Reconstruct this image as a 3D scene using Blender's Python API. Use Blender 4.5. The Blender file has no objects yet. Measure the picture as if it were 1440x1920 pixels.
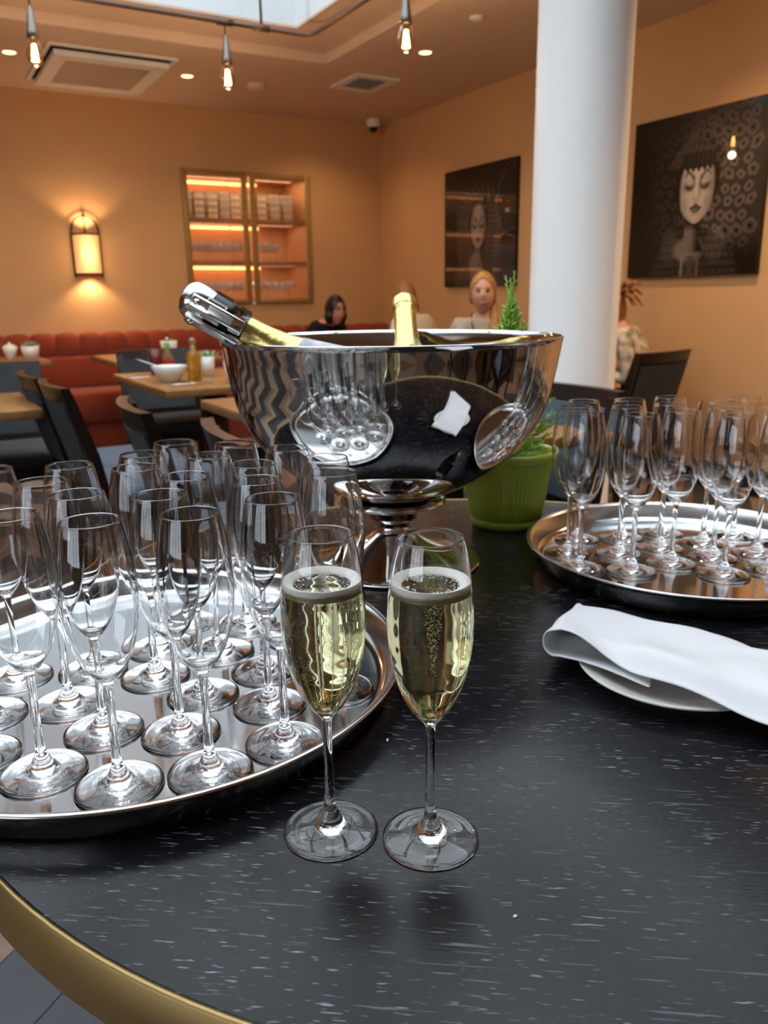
import bpy, math, random
import numpy as np
from mathutils import Vector, Matrix
random.seed(7)
PI = math.pi
S = bpy.context.scene
COL = S.collection

# ------------------------------------------------------------------ camera
YAW, PITCH, ROLL = math.radians(30.265), math.radians(15.0), math.radians(-0.853)
TT = 0.76                                  # top of the round table
EYE = Vector((0, 0, 1.12))
Fw = Vector((math.sin(YAW)*math.cos(PITCH), math.cos(YAW)*math.cos(PITCH), -math.sin(PITCH)))
Rt = Vector((math.cos(YAW), -math.sin(YAW), 0)); Up = Rt.cross(Fw)
c_, s_ = math.cos(ROLL), math.sin(ROLL)
R2, U2 = c_*Rt+s_*Up, -s_*Rt+c_*Up
cd = bpy.data.cameras.new('camera'); cam = bpy.data.objects.new('camera', cd); COL.objects.link(cam)
cam.matrix_world = Matrix(((R2.x, U2.x, -Fw.x, EYE.x), (R2.y, U2.y, -Fw.y, EYE.y), (R2.z, U2.z, -Fw.z, EYE.z), (0, 0, 0, 1)))
cd.sensor_fit = 'VERTICAL'; cd.sensor_height = 36; cd.lens = 1500/1920*36
cd.clip_start = 0.02; cd.clip_end = 200
cd.dof.use_dof = True; cd.dof.focus_distance = 0.56; cd.dof.aperture_fstop = 12
S.camera = cam
# ------------------------------------------------------------------ sky and exposure
w = bpy.data.worlds.new('sky'); S.world = w; w.use_nodes = True
bg = w.node_tree.nodes['Background']; bg.inputs[0].default_value = (0.83, 0.92, 1.0, 1); bg.inputs[1].default_value = 3.9
S.view_settings.view_transform = 'Standard'; S.view_settings.look = 'None'
S.view_settings.gamma = 1; S.view_settings.exposure = 0.0; S.view_settings.use_curve_mapping = False
cy = S.cycles
cy.max_bounces = 14; cy.diffuse_bounces = 4; cy.glossy_bounces = 7; cy.transmission_bounces = 14; cy.transparent_max_bounces = 12
cy.sample_clamp_indirect = 6; cy.blur_glossy = 0.3

# ------------------------------------------------------------------ light
CEIL, REC = 2.64, 2.70
SKX0, SKX1, SKY0, SKY1, SKZ = -1.7, 2.32, -0.1, 4.94, 3.35
WX, WY, XW0, YW0 = 4.04, 6.90, -5.2, -5.6
def portal(name, loc, rot, sx, sy):
    l = bpy.data.lights.new(name, 'AREA'); l.shape = 'RECTANGLE'; l.size = sx; l.size_y = sy; l.cycles.is_portal = True
    o = bpy.data.objects.new(name, l); COL.objects.link(o); o.location = loc; o.rotation_euler = rot; return o
portal('skylight_portal', ((SKX0+SKX1)/2, (SKY0+SKY1)/2, SKZ+.1), (0, 0, 0), SKX1-SKX0, SKY1-SKY0)
portal('window_portal', (XW0-.14, -1.2, 1.45), (0, -PI/2, 0), 1.9, 4.4)
def lamp(name, loc, power, color, size=.03, typ='POINT', rot=(0, 0, 0), spot=None, blend=.6):
    l = bpy.data.lights.new(name, typ); l.energy = power; l.color = color
    if typ in ('POINT', 'SPOT'): l.shadow_soft_size = size
    if typ == 'SPOT': l.spot_size = spot; l.spot_blend = blend
    if typ == 'AREA': l.shape = 'RECTANGLE'; l.size, l.size_y = size
    o = bpy.data.objects.new(name, l); COL.objects.link(o); o.location = loc; o.rotation_euler = rot; return o
WARM = (1.0, .64, .35)

# ------------------------------------------------------------------ materials
def lin(h):
    if isinstance(h, tuple): return h
    v = [int(h[i:i+2], 16)/255 for i in (0, 2, 4)]
    return tuple(x/12.92 if x <= .04045 else ((x+.055)/1.055)**2.4 for x in v)
def mat(name, col, rough=.5, metal=0, bump=0, bscale=40, var=0, vscale=6, trans=0, ior=1.45, emit=None, estr=0, coat=0, stretch=(1, 1, 1), spec=None, sheen=0, sss=0, rvar=0):
    m = bpy.data.materials.new(name); m.use_nodes = True; nt = m.node_tree; b = nt.nodes['Principled BSDF']
    c = lin(col)
    b.inputs['Base Color'].default_value = (*c, 1); b.inputs['Roughness'].default_value = rough; b.inputs['Metallic'].default_value = metal
    b.inputs['Transmission Weight'].default_value = trans; b.inputs['IOR'].default_value = ior
    b.inputs['Coat Weight'].default_value = coat; b.inputs['Sheen Weight'].default_value = sheen
    if sss: b.inputs['Subsurface Weight'].default_value = sss; b.inputs['Subsurface Radius'].default_value = (.01, .005, .003)
    if spec is not None: b.inputs['Specular IOR Level'].default_value = spec
    if emit: b.inputs['Emission Color'].default_value = (*lin(emit), 1); b.inputs['Emission Strength'].default_value = estr
    if bump or var or rvar:
        tc = nt.nodes.new('ShaderNodeTexCoord'); mp = nt.nodes.new('ShaderNodeMapping'); mp.inputs['Scale'].default_value = stretch
        nt.links.new(tc.outputs['Object'], mp.inputs[0])
        if var:
            n = nt.nodes.new('ShaderNodeTexNoise'); n.inputs['Scale'].default_value = vscale; n.inputs['Detail'].default_value = 6
            r = nt.nodes.new('ShaderNodeMapRange'); r.inputs[1].default_value = .3; r.inputs[2].default_value = .7; r.inputs[3].default_value = 1-var; r.inputs[4].default_value = 1+var
            mx = nt.nodes.new('ShaderNodeVectorMath'); mx.operation = 'SCALE'; mx.inputs[0].default_value = c
            nt.links.new(mp.outputs[0], n.inputs[0]); nt.links.new(n.outputs[0], r.inputs[0]); nt.links.new(r.outputs[0], mx.inputs['Scale']); nt.links.new(mx.outputs[0], b.inputs['Base Color'])
        if rvar:
            n = nt.nodes.new('ShaderNodeTexNoise'); n.inputs['Scale'].default_value = vscale; n.inputs['Detail'].default_value = 6
            r = nt.nodes.new('ShaderNodeMapRange'); r.inputs[3].default_value = max(0, rough-rvar); r.inputs[4].default_value = rough+rvar
            nt.links.new(mp.outputs[0], n.inputs[0]); nt.links.new(n.outputs[0], r.inputs[0]); nt.links.new(r.outputs[0], b.inputs['Roughness'])
        if bump:
            n = nt.nodes.new('ShaderNodeTexNoise'); n.inputs['Scale'].default_value = bscale; n.inputs['Detail'].default_value = 4
            bp = nt.nodes.new('ShaderNodeBump'); bp.inputs['Strength'].default_value = bump; bp.inputs['Distance'].default_value = .004
            nt.links.new(mp.outputs[0], n.inputs[0]); nt.links.new(n.outputs[0], bp.inputs['Height']); nt.links.new(bp.outputs[0], b.inputs['Normal'])
    return m
M = {}
M['wall'] = mat('wall_paint', 'd6aa78', .7, bump=.05, bscale=300, var=.02)
M['ceiling'] = mat('ceiling_paint', 'd8c2ae', .6, var=.02)
M['white_paint'] = mat('white_paint', 'e8e8e6', .6, var=.02)
M['shaft'] = mat('shaft_paint', 'dcebf4', .7, var=.02)
M['column'] = mat('column_paint', 'dcdcda', .6, bump=.04, bscale=200)
M['glass'] = mat('clear_glass', (1, 1, 1), 0, trans=1, ior=1.5)
M['pane'] = mat('window_glass', (1, 1, 1), 0, trans=1, ior=1.45)
M['wine'] = mat('champagne', (.93, .88, .50), 0, trans=1, ior=1.33)
M['foam'] = mat('foam', 'fbf8ee', .5, bump=.3, bscale=900)
M['steel'] = mat('polished_steel', (.72, .71, .70), .035, 1, bump=.004, bscale=8)
M['chrome'] = mat('chrome', (.75, .75, .76), .09, 1)
M['tray'] = mat('tray_steel', (.60, .60, .61), .11, 1, rvar=.05, vscale=60, stretch=(1, 1, 1))
M['tray_side'] = mat('tray_rim_steel', (.62, .62, .62), .2, 1)
M['brass'] = mat('aged_brass', 'ab9262', .5, 1, rvar=.08, vscale=25, bump=.05, bscale=60)
M['brass2'] = mat('frame_brass', 'a88a52', .5, .25)
M['gold'] = mat('gold_foil', 'd8c27a', .27, 1, bump=.35, bscale=70)
M['green_glass'] = mat('bottle_glass', '12200f', .06, coat=.5)
M['cloth'] = mat('napkin_linen', 'f3f4f8', .85, bump=.12, bscale=500, sheen=.3)
M['china'] = mat('white_china', 'efece4', .22, coat=.3)
M['pot'] = mat('green_glaze', 'aec43c', .2, coat=.5, var=.05, vscale=18)
M['soil'] = mat('soil', '3a2b1c', .95, bump=.8, bscale=150, var=.3)
M['fir'] = mat('fir_green', '9ccb58', .6, var=.25, vscale=30)
M['fir2'] = mat('fir_tip_green', 'c4e468', .6, var=.2, vscale=30)
M['succ'] = mat('succulent', '8aa87a', .5, var=.2, vscale=20)
M['bark'] = mat('bark', '5b4226', .9, bump=.4)
M['rust'] = mat('rust_upholstery', '93391d', .85, bump=.15, bscale=400, sheen=.3, var=.08)
M['oak'] = mat('oak_tabletop', '9a6c3e', .38, bump=.08, bscale=30, var=.2, vscale=5, stretch=(12, 1, 12))
M['walnut'] = mat('dark_wood', '241712', .4, bump=.06, var=.2, vscale=8, stretch=(1, 1, 6))
M['espresso'] = mat('espresso_wood', '1d1311', .35, var=.25, vscale=10)
M['fabric'] = mat('blue_grey_fabric', '51606f', .9, bump=.2, bscale=600, var=.08, vscale=90, sheen=.2)
M['charcoal'] = mat('charcoal_fabric', '3c4144', .9, bump=.2, bscale=600, var=.1, vscale=90)
M['black'] = mat('black_plastic', '0c0c0d', .35)
M['shelfwood'] = mat('shelf_wood', 'b58660', .5, var=.12, stretch=(1, 8, 8))
M['led'] = mat('led_strip', 'ffb070', .5, emit='ffa860', estr=5)
M['filament'] = mat('filament', 'ffd080', .5, emit='ffc060', estr=90)
M['downlight'] = mat('downlight_lens', 'ffd9a0', .5, emit='ffc070', estr=9)
M['shade'] = mat('lamp_shade', 'ffe2b0', .7, emit='ffa352', estr=.62)
M['nickel'] = mat('brushed_nickel', (.22, .20, .18), .35, 1)
M['iron'] = mat('dark_iron', '2a2420', .45, .7)
M['pipe'] = mat('conduit', '6b5548', .4, .5)
M['skin'] = mat('skin', 'd8a183', .5, sss=.1)
M['eye'] = mat('eye_dark', '2a1d18', .2)
M['lip'] = mat('lip', 'b0605a', .4)
M['oil'] = mat('olive_oil', (.75, .5, .06), .02, trans=.85, ior=1.46)
M['redglass'] = mat('red_glass', (.35, .05, .03), .05, trans=.6)
M['green'] = mat('green_cap', '4fae3a', .4)
M['blue'] = mat('blue_cap', '2a2f8a', .35)
M['bluelabel'] = mat('blue_label', '5f88c8', .5)
M['redlabel'] = mat('red_label', 'c04535', .5)
M['box'] = mat('grey_box', 'b5aaa0', .7, var=.2, vscale=40)
M['box2'] = mat('beige_box', 'd8c6aa', .7, var=.2, vscale=40)
M['darkgrille'] = mat('vent_dark', '1a1512', .8)

# ------------------------------------------------------------------ mesh helpers
class MB:
    def __init__(s): s.v = []; s.f = []; s.sm = []; s.mi = []
    def add(s, vs, fs, smooth=False, mi=0, T=None):
        o = len(s.v)
        for p in vs:
            p = Vector(p)
            s.v.append(tuple(T @ p) if T is not None else tuple(p))
        for f in fs: s.f.append(tuple(i+o for i in f)); s.sm.append(smooth); s.mi.append(mi)
        return s
    def box(s, x0, x1, y0, y1, z0, z1, bev=0, T=None, mi=0):
        if bev:
            b = min(bev, (x1-x0)/2.01, (y1-y0)/2.01, (z1-z0)/2.01); vs = []; rings = []
            prof = [(z0, b), (z0+b*.3, b*.3), (z0+b, 0), (z1-b, 0), (z1-b*.3, b*.3), (z1, b)]
            for z, i in prof:
                r = []
                for cx, cy_, sx, sy in ((x0, y0, 1, 1), (x1, y0, -1, 1), (x1, y1, -1, -1), (x0, y1, 1, -1)):
                    a = [(cx+sx*i, cy_+sy*(i+b)), (cx+sx*(i+.3*b), cy_+sy*(i+.3*b)), (cx+sx*(i+b), cy_+sy*i)]
                    if (sx, sy) in ((-1, 1), (1, -1)): a = a[::-1]
                    r += a
                rings.append(r)
            n = 12
            for r, (z, _) in zip(rings, prof): vs += [(x, y, z) for x, y in r]
            fs = [tuple(range(n))[::-1], tuple(range((len(prof)-1)*n, len(prof)*n))]
            for k in range(len(prof)-1):
                for j in range(n): fs.append((k*n+j, k*n+(j+1) % n, (k+1)*n+(j+1) % n, (k+1)*n+j))
            return s.add(vs, fs, True, mi, T)
        vs = [(x, y, z) for z in (z0, z1) for x, y in ((x0, y0), (x1, y0), (x1, y1), (x0, y1))]
        return s.add(vs, [(3, 2, 1, 0), (4, 5, 6, 7), (0, 1, 5, 4), (1, 2, 6, 5), (2, 3, 7, 6), (3, 0, 4, 7)], False, mi, T)
    def lathe(s, prof, n=32, T=None, mi=0, close=False, smooth=True, rib=0, ribn=0):
        vs = []; fs = []; idx = []
        for r, z in prof:
            if r < 1e-6: idx.append([len(vs)]*n); vs.append((0, 0, z))
            else:
                idx.append([len(vs)+j for j in range(n)])
                for j in range(n):
                    a = 2*PI*j/n; rr = r
                    if rib: rr = r+rib*(math.cos(a*ribn))
                    vs.append((rr*math.cos(a), rr*math.sin(a), z))
        m = len(prof)
        for k in range(m if close else m-1):
            a, b = idx[k], idx[(k+1) % m]
            for j in range(n):
                q = (a[j], a[(j+1) % n], b[(j+1) % n], b[j]); u = []
                for i in q:
                    if i not in u: u.append(i)
                if len(u) > 2: fs.append(tuple(u))
        return s.add(vs, fs, smooth, mi, T)
    def tube(s, pts, rad, n=8, mi=0, T=None, cap=True, flat=1):
        pts = [Vector(p) for p in pts]; R = rad if isinstance(rad, (list, tuple)) else [rad]*len(pts)
        vs = []; fs = []; up = None
        for i, p in enumerate(pts):
            t = (pts[min(i+1, len(pts)-1)]-pts[max(i-1, 0)]).normalized()
            if up is None: up = Vector((0, 0, 1)) if abs(t.z) < .9 else Vector((1, 0, 0))
            x = t.cross(up).normalized(); y = x.cross(t).normalized(); up = y
            for j in range(n):
                a = 2*PI*j/n; vs.append(tuple(p+(x*math.cos(a)+y*math.sin(a)*flat)*R[i]))
        for k in range(len(pts)-1):
            for j in range(n): fs.append((k*n+j, k*n+(j+1) % n, (k+1)*n+(j+1) % n, (k+1)*n+j))
        if cap: fs.append(tuple(range(n))[::-1]); fs.append(tuple(range((len(pts)-1)*n, len(pts)*n)))
        return s.add(vs, fs, True, mi, T)
    def ell(s, c, r, n=16, m=10, mi=0, T=None, z0=-1, z1=1):
        pr = []
        for k in range(m+1):
            a = -PI/2+PI*k/m; z = math.sin(a)
            if z < z0-1e-6 or z > z1+1e-6: continue
            pr.append((math.cos(a) if 0 < k < m else 0, z))
        TT_ = Matrix.Translation(c) @ Matrix.Diagonal((r[0], r[1], r[2], 1))
        if T is not None: TT_ = T @ TT_
        return s.lathe(pr, n, TT_, mi)
    def mesh(s, name):
        me = bpy.data.meshes.new(name); me.from_pydata(s.v, [], s.f)
        me.polygons.foreach_set('use_smooth', s.sm); me.polygons.foreach_set('material_index', s.mi); me.update(); return me
def fine(pr, k=2):
    # Catmull-Rom refinement of a profile
    o = []; n_ = len(pr)
    for i in range(n_-1):
        p0_, p1, p2, p3 = pr[max(i-1, 0)], pr[i], pr[i+1], pr[min(i+2, n_-1)]
        for q in range(k):
            u = q/k; o.append(tuple(.5*((2*p1[a])+(-p0_[a]+p2[a])*u+(2*p0_[a]-5*p1[a]+4*p2[a]-p3[a])*u*u+(-p0_[a]+3*p1[a]-3*p2[a]+p3[a])*u**3) for a in (0, 1)))
    o.append(pr[-1]); return [(max(0, r), z) for r, z in o]
def tag(o, label=None, cat=None, group=None, kind=None):
    for k, v in (('label', label), ('category', cat), ('group', group), ('kind', kind)):
        if v: o[k] = v
    return o
def put(name, mb, m, parent=None, label=None, cat=None, group=None, kind=None, loc=None, rz=0):
    me = mb.mesh(name) if isinstance(mb, MB) else mb
    o = bpy.data.objects.new(name, me); COL.objects.link(o)
    if m is not None and not len(me.materials):
        for q in (m if isinstance(m, (list, tuple)) else [m]): me.materials.append(q)
    if parent: o.parent = parent
    if loc is not None: o.location = loc
    if rz: o.rotation_euler = (0, 0, rz)
    return tag(o, label, cat, group, kind)
def thing(name, label, cat, loc=(0, 0, 0), rz=0, group=None):
    o = bpy.data.objects.new(name, None); COL.objects.link(o); o.location = loc; o.rotation_euler = (0, 0, rz)
    o.empty_display_size = .05
    return tag(o, label, cat, group)
def copy_tree(o, parent=None):
    c = o.copy(); COL.objects.link(c); c.parent = parent
    for ch in list(o.children): copy_tree(ch, c)
    return c
def again(o, label, loc, rz=0, group=None, sc=None):
    c = copy_tree(o); c['label'] = label; c.location = loc; c.rotation_euler = (0, 0, rz)
    if group: c['group'] = group
    if sc: c.scale = sc
    return c
def W(r, f, z=0): # a spot right of and ahead of the photographer, on the ground plan
    return Vector((r*math.cos(YAW)+f*math.sin(YAW), -r*math.sin(YAW)+f*math.cos(YAW), z))
def struct(name, mb, m, label=None, parent=None): return put(name, mb, m, parent, label, kind='structure')
def grid_faces(nu, nv, closed_u=False):
    return [(i*nv+j, i*nv+j+1, (i+1)*nv+j+1, (i+1)*nv+j) for i in range(nu-1) for j in range(nv-1)]

# ------------------------------------------------------------------ room shell
# floor: zigzag bands of slanting planks over a dark subfloor
floor = struct('floor', MB().box(XW0, WX, YW0, WY+.1, -.08, -.006), M['walnut'], 'floor of slanting planks laid in dark and pale zigzag bands')
pm = [mat('plank_taupe', '8f7c6c', .45, var=.18, vscale=4, stretch=(1, 7, 1), bump=.05), mat('plank_slate', '3d4148', .5, var=.2, vscale=9, bump=.06),
      mat('plank_brown', '7a6353', .45, var=.2, vscale=4, stretch=(1, 7, 1), bump=.05), mat('plank_dark', '2f3136', .5, var=.2, vscale=9, bump=.06)]
def clip_poly(poly, ax, lim, keep_less):
    out = []
    for i in range(len(poly)):
        a, b = poly[i], poly[(i+1) % len(poly)]
        ia = (a[ax] <= lim) == keep_less or a[ax] == lim; ib = (b[ax] <= lim) == keep_less or b[ax] == lim
        if ia: out.append(a)
        if ia != ib:
            t = (lim-a[ax])/(b[ax]-a[ax]); out.append((a[0]+(b[0]-a[0])*t, a[1]+(b[1]-a[1])*t))
    return out
planks = []
cw, ph = .46, .19
for i in range(int((WX-XW0)/cw)+1):
    x0 = XW0+i*cw; x1 = min(x0+cw, WX); up = 1 if i % 2 else -1
    for j in range(-4, int((WY-YW0)/ph)+5):
        y = YW0+j*ph; sl = cw*.8; a, b = (0, sl) if up > 0 else (sl, 0)
        k = (b-a)/cw; g = .0015
        poly = [(x0+g, y+a+g), (x1-g, y+a+k*(x1-x0)+g), (x1-g, y+a+k*(x1-x0)+ph-g), (x0+g, y+a+ph-g)]
        for ax, lim, kl in ((1, WY+.05, True), (1, YW0, False)):
            poly = clip_poly(poly, ax, lim, kl)
            if len(poly) < 3: break
        if len(poly) < 3: continue
        cx = (x0+x1)/2; cyy = y+sl/2
        col = (j//2) % 2
        d = math.hypot(cx-.5, cyy-1.3) + (1.6 if cyy < -1 else 0)
        planks.append((d, poly, (1 if col else 0)+(2 if random.random() < .45 else 0)))
planks.sort(key=lambda t: t[0])
def plank_add(mb, poly, mi=0):
    n = len(poly); vs = [(x, y, -.006) for x, y in poly]+[(x, y, 0) for x, y in poly]
    mb.add(vs, [tuple(range(n, 2*n))]+[(i, (i+1) % n, n+(i+1) % n, n+i) for i in range(n)], False, mi)
for d, poly, mi in planks[:300]:
    mb = MB(); plank_add(mb, poly); put('plank', mb, pm[mi], floor)
mb = MB()
for d, poly, mi in planks[300:]: plank_add(mb, poly, mi)
put('planks_far', mb, pm, floor, kind='stuff')

# ceiling with a shallow recess and the skylight shaft
RX0, RX1, RY0, RY1 = -2.2, 2.71, -.5, 5.33
mb = MB()
def ring(mb, X0, X1, Y0, Y1, x0, x1, y0, y1, z0, z1):
    mb.box(X0, x0, Y0, Y1, z0, z1); mb.box(x1, X1, Y0, Y1, z0, z1); mb.box(x0, x1, Y0, y0, z0, z1); mb.box(x0, x1, y1, Y1, z0, z1)
ring(mb, XW0-.2, WX+.2, YW0-.2, WY+.2, RX0, RX1, RY0, RY1, CEIL, CEIL+.16)
ring(mb, RX0, RX1, RY0, RY1, SKX0, SKX1, SKY0, SKY1, REC, REC+.012)
struct('ceiling', mb, M['ceiling'], 'taupe ceiling with a shallow stepped recess around the skylight')
mb = MB(); ring(mb, SKX0-.1, SKX1+.1, SKY0-.1, SKY1+.1, SKX0, SKX1, SKY0, SKY1, REC+.0125, SKZ)
struct('trim_1', mb, M['shaft'], 'pale shaft walls of the skylight')
sk = thing('window_1', None, None); sk['kind'] = 'structure'; sk['label'] = 'glazed skylight above the recess in the ceiling'
nx, ny = 4, 4
for i in range(nx+1):
    x = SKX0+(SKX1-SKX0)*i/nx; put('glazing_bar', MB().box(x-.035, x+.035, SKY0, SKY1, SKZ-.1, SKZ), M['white_paint'], sk)
for i in range(ny+1):
    y = SKY0+(SKY1-SKY0)*i/ny; put('glazing_bar', MB().box(SKX0, SKX1, y-.03, y+.03, SKZ-.09, SKZ-.01), M['white_paint'], sk)
for i in range(nx):
    for j in range(ny):
        put('glass_pane', MB().box(SKX0+(SKX1-SKX0)*i/nx+.03, SKX0+(SKX1-SKX0)*(i+1)/nx-.03, SKY0+(SKY1-SKY0)*j/ny+.03, SKY0+(SKY1-SKY0)*(j+1)/ny-.03, SKZ-.02, SKZ-.014), M['pane'], sk)
# walls; the far wall has a glazed niche
NX0, NX1, NZ0, NZ1, ND = 2.17, 3.27, 1.115, 2.14, .50
mb = MB(); mb.box(XW0, NX0-.022, WY, WY+.12, 0, CEIL); mb.box(NX1+.022, WX+.12, WY, WY+.12, 0, CEIL); mb.box(NX0-.022, NX1+.022, WY, WY+.12, 0, NZ0-.022); mb.box(NX0-.022, NX1+.022, WY, WY+.12, NZ1+.022, CEIL)
struct('wall_back', mb, M['wall'], 'warm ochre far wall with lit glass niche and lantern')
struct('wall_right', MB().box(WX, WX+.12, YW0, WY, 0, CEIL), M['wall'], 'warm ochre wall carrying the two dark portraits')
mb = MB(); wy0, wy1, wz0, wz1 = -3.4, 1.0, .5, 2.4
mb.box(XW0-.12, XW0, YW0, wy0, 0, CEIL); mb.box(XW0-.12, XW0, wy1, WY+.12, 0, CEIL); mb.box(XW0-.12, XW0, wy0, wy1, 0, wz0); mb.box(XW0-.12, XW0, wy0, wy1, wz1, CEIL)
struct('wall_left', mb, M['wall'])
struct('wall_front', MB().box(XW0-.12, WX+.12, YW0-.12, YW0, 0, CEIL), M['wall'])
wn = thing('window_2', None, None); wn['kind'] = 'structure'
for i in range(5):
    y = wy0+(wy1-wy0)*i/4; put('window_frame', MB().box(XW0-.1, XW0-.02, y-.04, y+.04, wz0, wz1), M['iron'], wn)
for i in range(4):
    put('glass_pane', MB().box(XW0-.065, XW0-.058, wy0+(wy1-wy0)*i/4+.04, wy0+(wy1-wy0)*(i+1)/4-.04, wz0, wz1), M['pane'], wn)
struct('baseboard_back', MB().box(XW0, WX, WY-.015, WY, 0, .1), M['walnut']); struct('baseboard_right', MB().box(WX-.015, WX, YW0, WY-.02, 0, .1), M['walnut'])

# column
pc = W(.845, 3.62)
o = put('round_column', MB().lathe([(.205, 0), (.205, .12), (.192, .125), (.192, CEIL)], 64), M['column'], label='thick round white column between the two portraits', cat='column', loc=(pc.x, pc.y, 0))

# ------------------------------------------------------------------ ceiling fittings
t = thing('air_conditioner', 'square white air conditioning cassette set in the ceiling at left', 'air conditioner', (1.40, 6.12, CEIL))
put('outer_frame', (lambda m: (ring(m, -.40, .40, -.47, .47, -.375, .375, -.445, .445, -.014, -.001), m)[1])(MB()), M['white_paint'], t)
put('louvre_gap', MB().box(-.376, .376, -.446, .446, -.004, -.001), M['darkgrille'], t)
put('panel', (lambda m: (ring(m, -.355, .355, -.405, .425, -.27, .27, -.30, .32, -.050, -.020), m)[1])(MB()), M['white_paint'], t)
put('grille', MB().box(-.27, .27, -.30, .32, -.045, -.020), mat('ac_grille', 'b5a394', .5, bump=.1, bscale=200), t)
t = thing('air_vent', 'square louvred air vent in the ceiling right of the pendants', 'vent', (3.175, 5.63, CEIL))
put('vent_frame', (lambda m: (ring(m, -.18, .18, -.21, .21, -.12, .12, -.14, .14, -.012, 0), m)[1])(MB()), M['white_paint'], t)
put('duct', MB().box(-.12, .12, -.14, .14, -.002, -.0005), M['darkgrille'], t)
for i in range(7):
    put('slat', MB().box(-.12, .12, -.012, .012, -.001, .001, T=Matrix.Translation((0, -.12+i*.04, -.008)) @ Matrix.Rotation(.5, 4, 'X')), M['white_paint'], t)
dl = None
for (x, y, lb) in ((.83, 6.0, 'small round lit ceiling spotlight left of the air conditioning cassette'), (1.98, 6.04, 'small round lit ceiling spotlight right of the air conditioning cassette'), (3.16, 4.8, 'small round lit ceiling spotlight right of the right-hand pendant')):
    if dl is None:
        dl = thing('ceiling_spotlight', lb, 'light', (x, y, CEIL), group='recessed spotlights')
        put('bezel', MB().lathe([(.038, 0), (.045, -.004), (.045, -.001), (.05, 0)], 24), M['white_paint'], dl)
        put('lens', MB().lathe([(0, -.002), (.037, -.002), (.037, 0)], 24), M['downlight'], dl)
    else: again(dl, lb, (x, y, CEIL))
    lamp('spot_beam', (x, y, CEIL-.02), 26, WARM, .03, 'SPOT', spot=2.2, blend=1)
for (x, y) in ((-3.2, 5.2), (-3.2, 2), (3.3, 2.7), (3.3, 1.2), (3.4, -1.4), (-3.2, -2.5), (0, -3), (3.2, -4), (1, -4.4), (-.4, 6.1), (3.3, 6.3)):
    lamp('fill_spot', (x, y, CEIL-.02), 82 if x > 3.25 and 0 < y < 5 else 24, WARM, .04, 'SPOT', spot=2.4, blend=1)  # fill spots added without fixtures; the stronger pair brightens the right wall
t = thing('smoke_detector', 'round white smoke detector on the ceiling beside the middle pendant', 'smoke detector', (2.5, 6.05, CEIL))
put('housing', MB().lathe([(0, -.03), (.05, -.03), (.07, -.012), (.07, 0)], 24), M['ceiling'], t)
t = thing('ceiling_sensor', 'tiny round sensor on the ceiling left of the white column', 'sensor', (3.05, 4.1, CEIL))
put('housing', MB().lathe([(0, -.02), (.03, -.016), (.045, -.004), (.045, 0)], 20), M['white_paint'], t)
t = thing('security_camera', 'small white dome camera on the ceiling in the far corner', 'camera', (3.86, 6.70, CEIL))
put('housing', MB().lathe([(.06, 0), (.06, -.045), (.05, -.06), (.045, -.062)], 24), M['white_paint'], t)
put('dome', MB().ell((0, 0, -.055), (.042, .042, .05), 16, 10, z1=0), M['black'], t)
# conduit with three pendants
PX = [(0.35, 4.60), (2.28, 4.90), (2.28, 2.0)]
cz = 2.62
t = thing('ceiling_conduit', 'brown metal conduit running round the skylight and carrying the pendants', 'pipe', (0, 0, 0))
pts = [(-1.9, 4.77, cz), (2.26, 4.77, cz), (2.31, 4.75, cz), (2.33, 4.70, cz), (2.33, 1.2, cz)]
put('pipe', MB().tube(pts, .0135, 10), M['pipe'], t)
def clampbox(x, y, ax):
    m = MB(); 
    if ax == 'x': m.tube([(x-.045, y, cz), (x+.045, y, cz)], .02, 10)
    else: m.tube([(x, y-.045, cz), (x, y+.045, cz)], .02, 10)
    return m
# pendants
def pendant(x, y, lb, first=None):
    if first is None:
        p = thing('pendant_lamp', lb, 'lamp', (x, y, cz), group='bulb pendants')
        put('cord', MB().tube([(0, 0, 0), (0, 0, -.085)], .004, 8), M['iron'], p)
        put('socket', MB().lathe([(0, -.06), (.006, -.065), (.010, -.08), (.015, -.10), (.027, -.185), (.030, -.215), (.026, -.216), (0, -.21)], 24), M['nickel'], p)
        bulb = put('bulb', MB().lathe(fine([(.022, -.212), (.027, -.228), (.037, -.252), (.041, -.28), (.038, -.312), (.025, -.338), (0, -.346)], 2), 24), mat('bulb_glass', (1, .80, .5), 0, trans=1, ior=1.12), p)
        m = MB()
        for k in range(6):
            a = k*PI/3; m.tube([(.007*math.cos(a), .007*math.sin(a), -.24), (.017*math.cos(a+.3), .017*math.sin(a+.3), -.32)], .0034, 6)
        put('filament', m, M['filament'], bulb)
    else: p = again(first, lb, (x, y, cz))
    lamp('pendant_glow', (x, y, cz-.385), 7, WARM, .03)
    return p
# ------------------------------------------------------------------ lantern on the far wall
t = thing('wall_lantern', 'lit wall lantern with ribbed shade and arched iron hoop', 'wall lamp', (1.345, WY, 1.33))
put('back_plate', MB().box(-.10, .10, -.012, 0, .0, .31), M['iron'], t)
m = MB(); n = 40; vs = []
for z in (.01, .30):
    for i in range(n+1):
        a = PI*i/n; r = 1+(.012 if i % 2 else -.012); vs.append((-.098*r*math.cos(a), -.015-.085*r*math.sin(a), z))
m.add(vs, [(i, i+1, n+1+i+1, n+1+i) for i in range(n)], True)
put('shade', m, M['shade'], t)
for z in (0, .30):
    put('ring', MB().tube([(-.102*math.cos(PI*i/20), -.012-.09*math.sin(PI*i/20), z) for i in range(21)], .006, 8), M['iron'], t)
for sx in (-1, 1): put('side_post', MB().tube([(sx*.105, -.015, -.02), (sx*.105, -.015, .33)], .006, 8), M['iron'], t)
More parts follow.
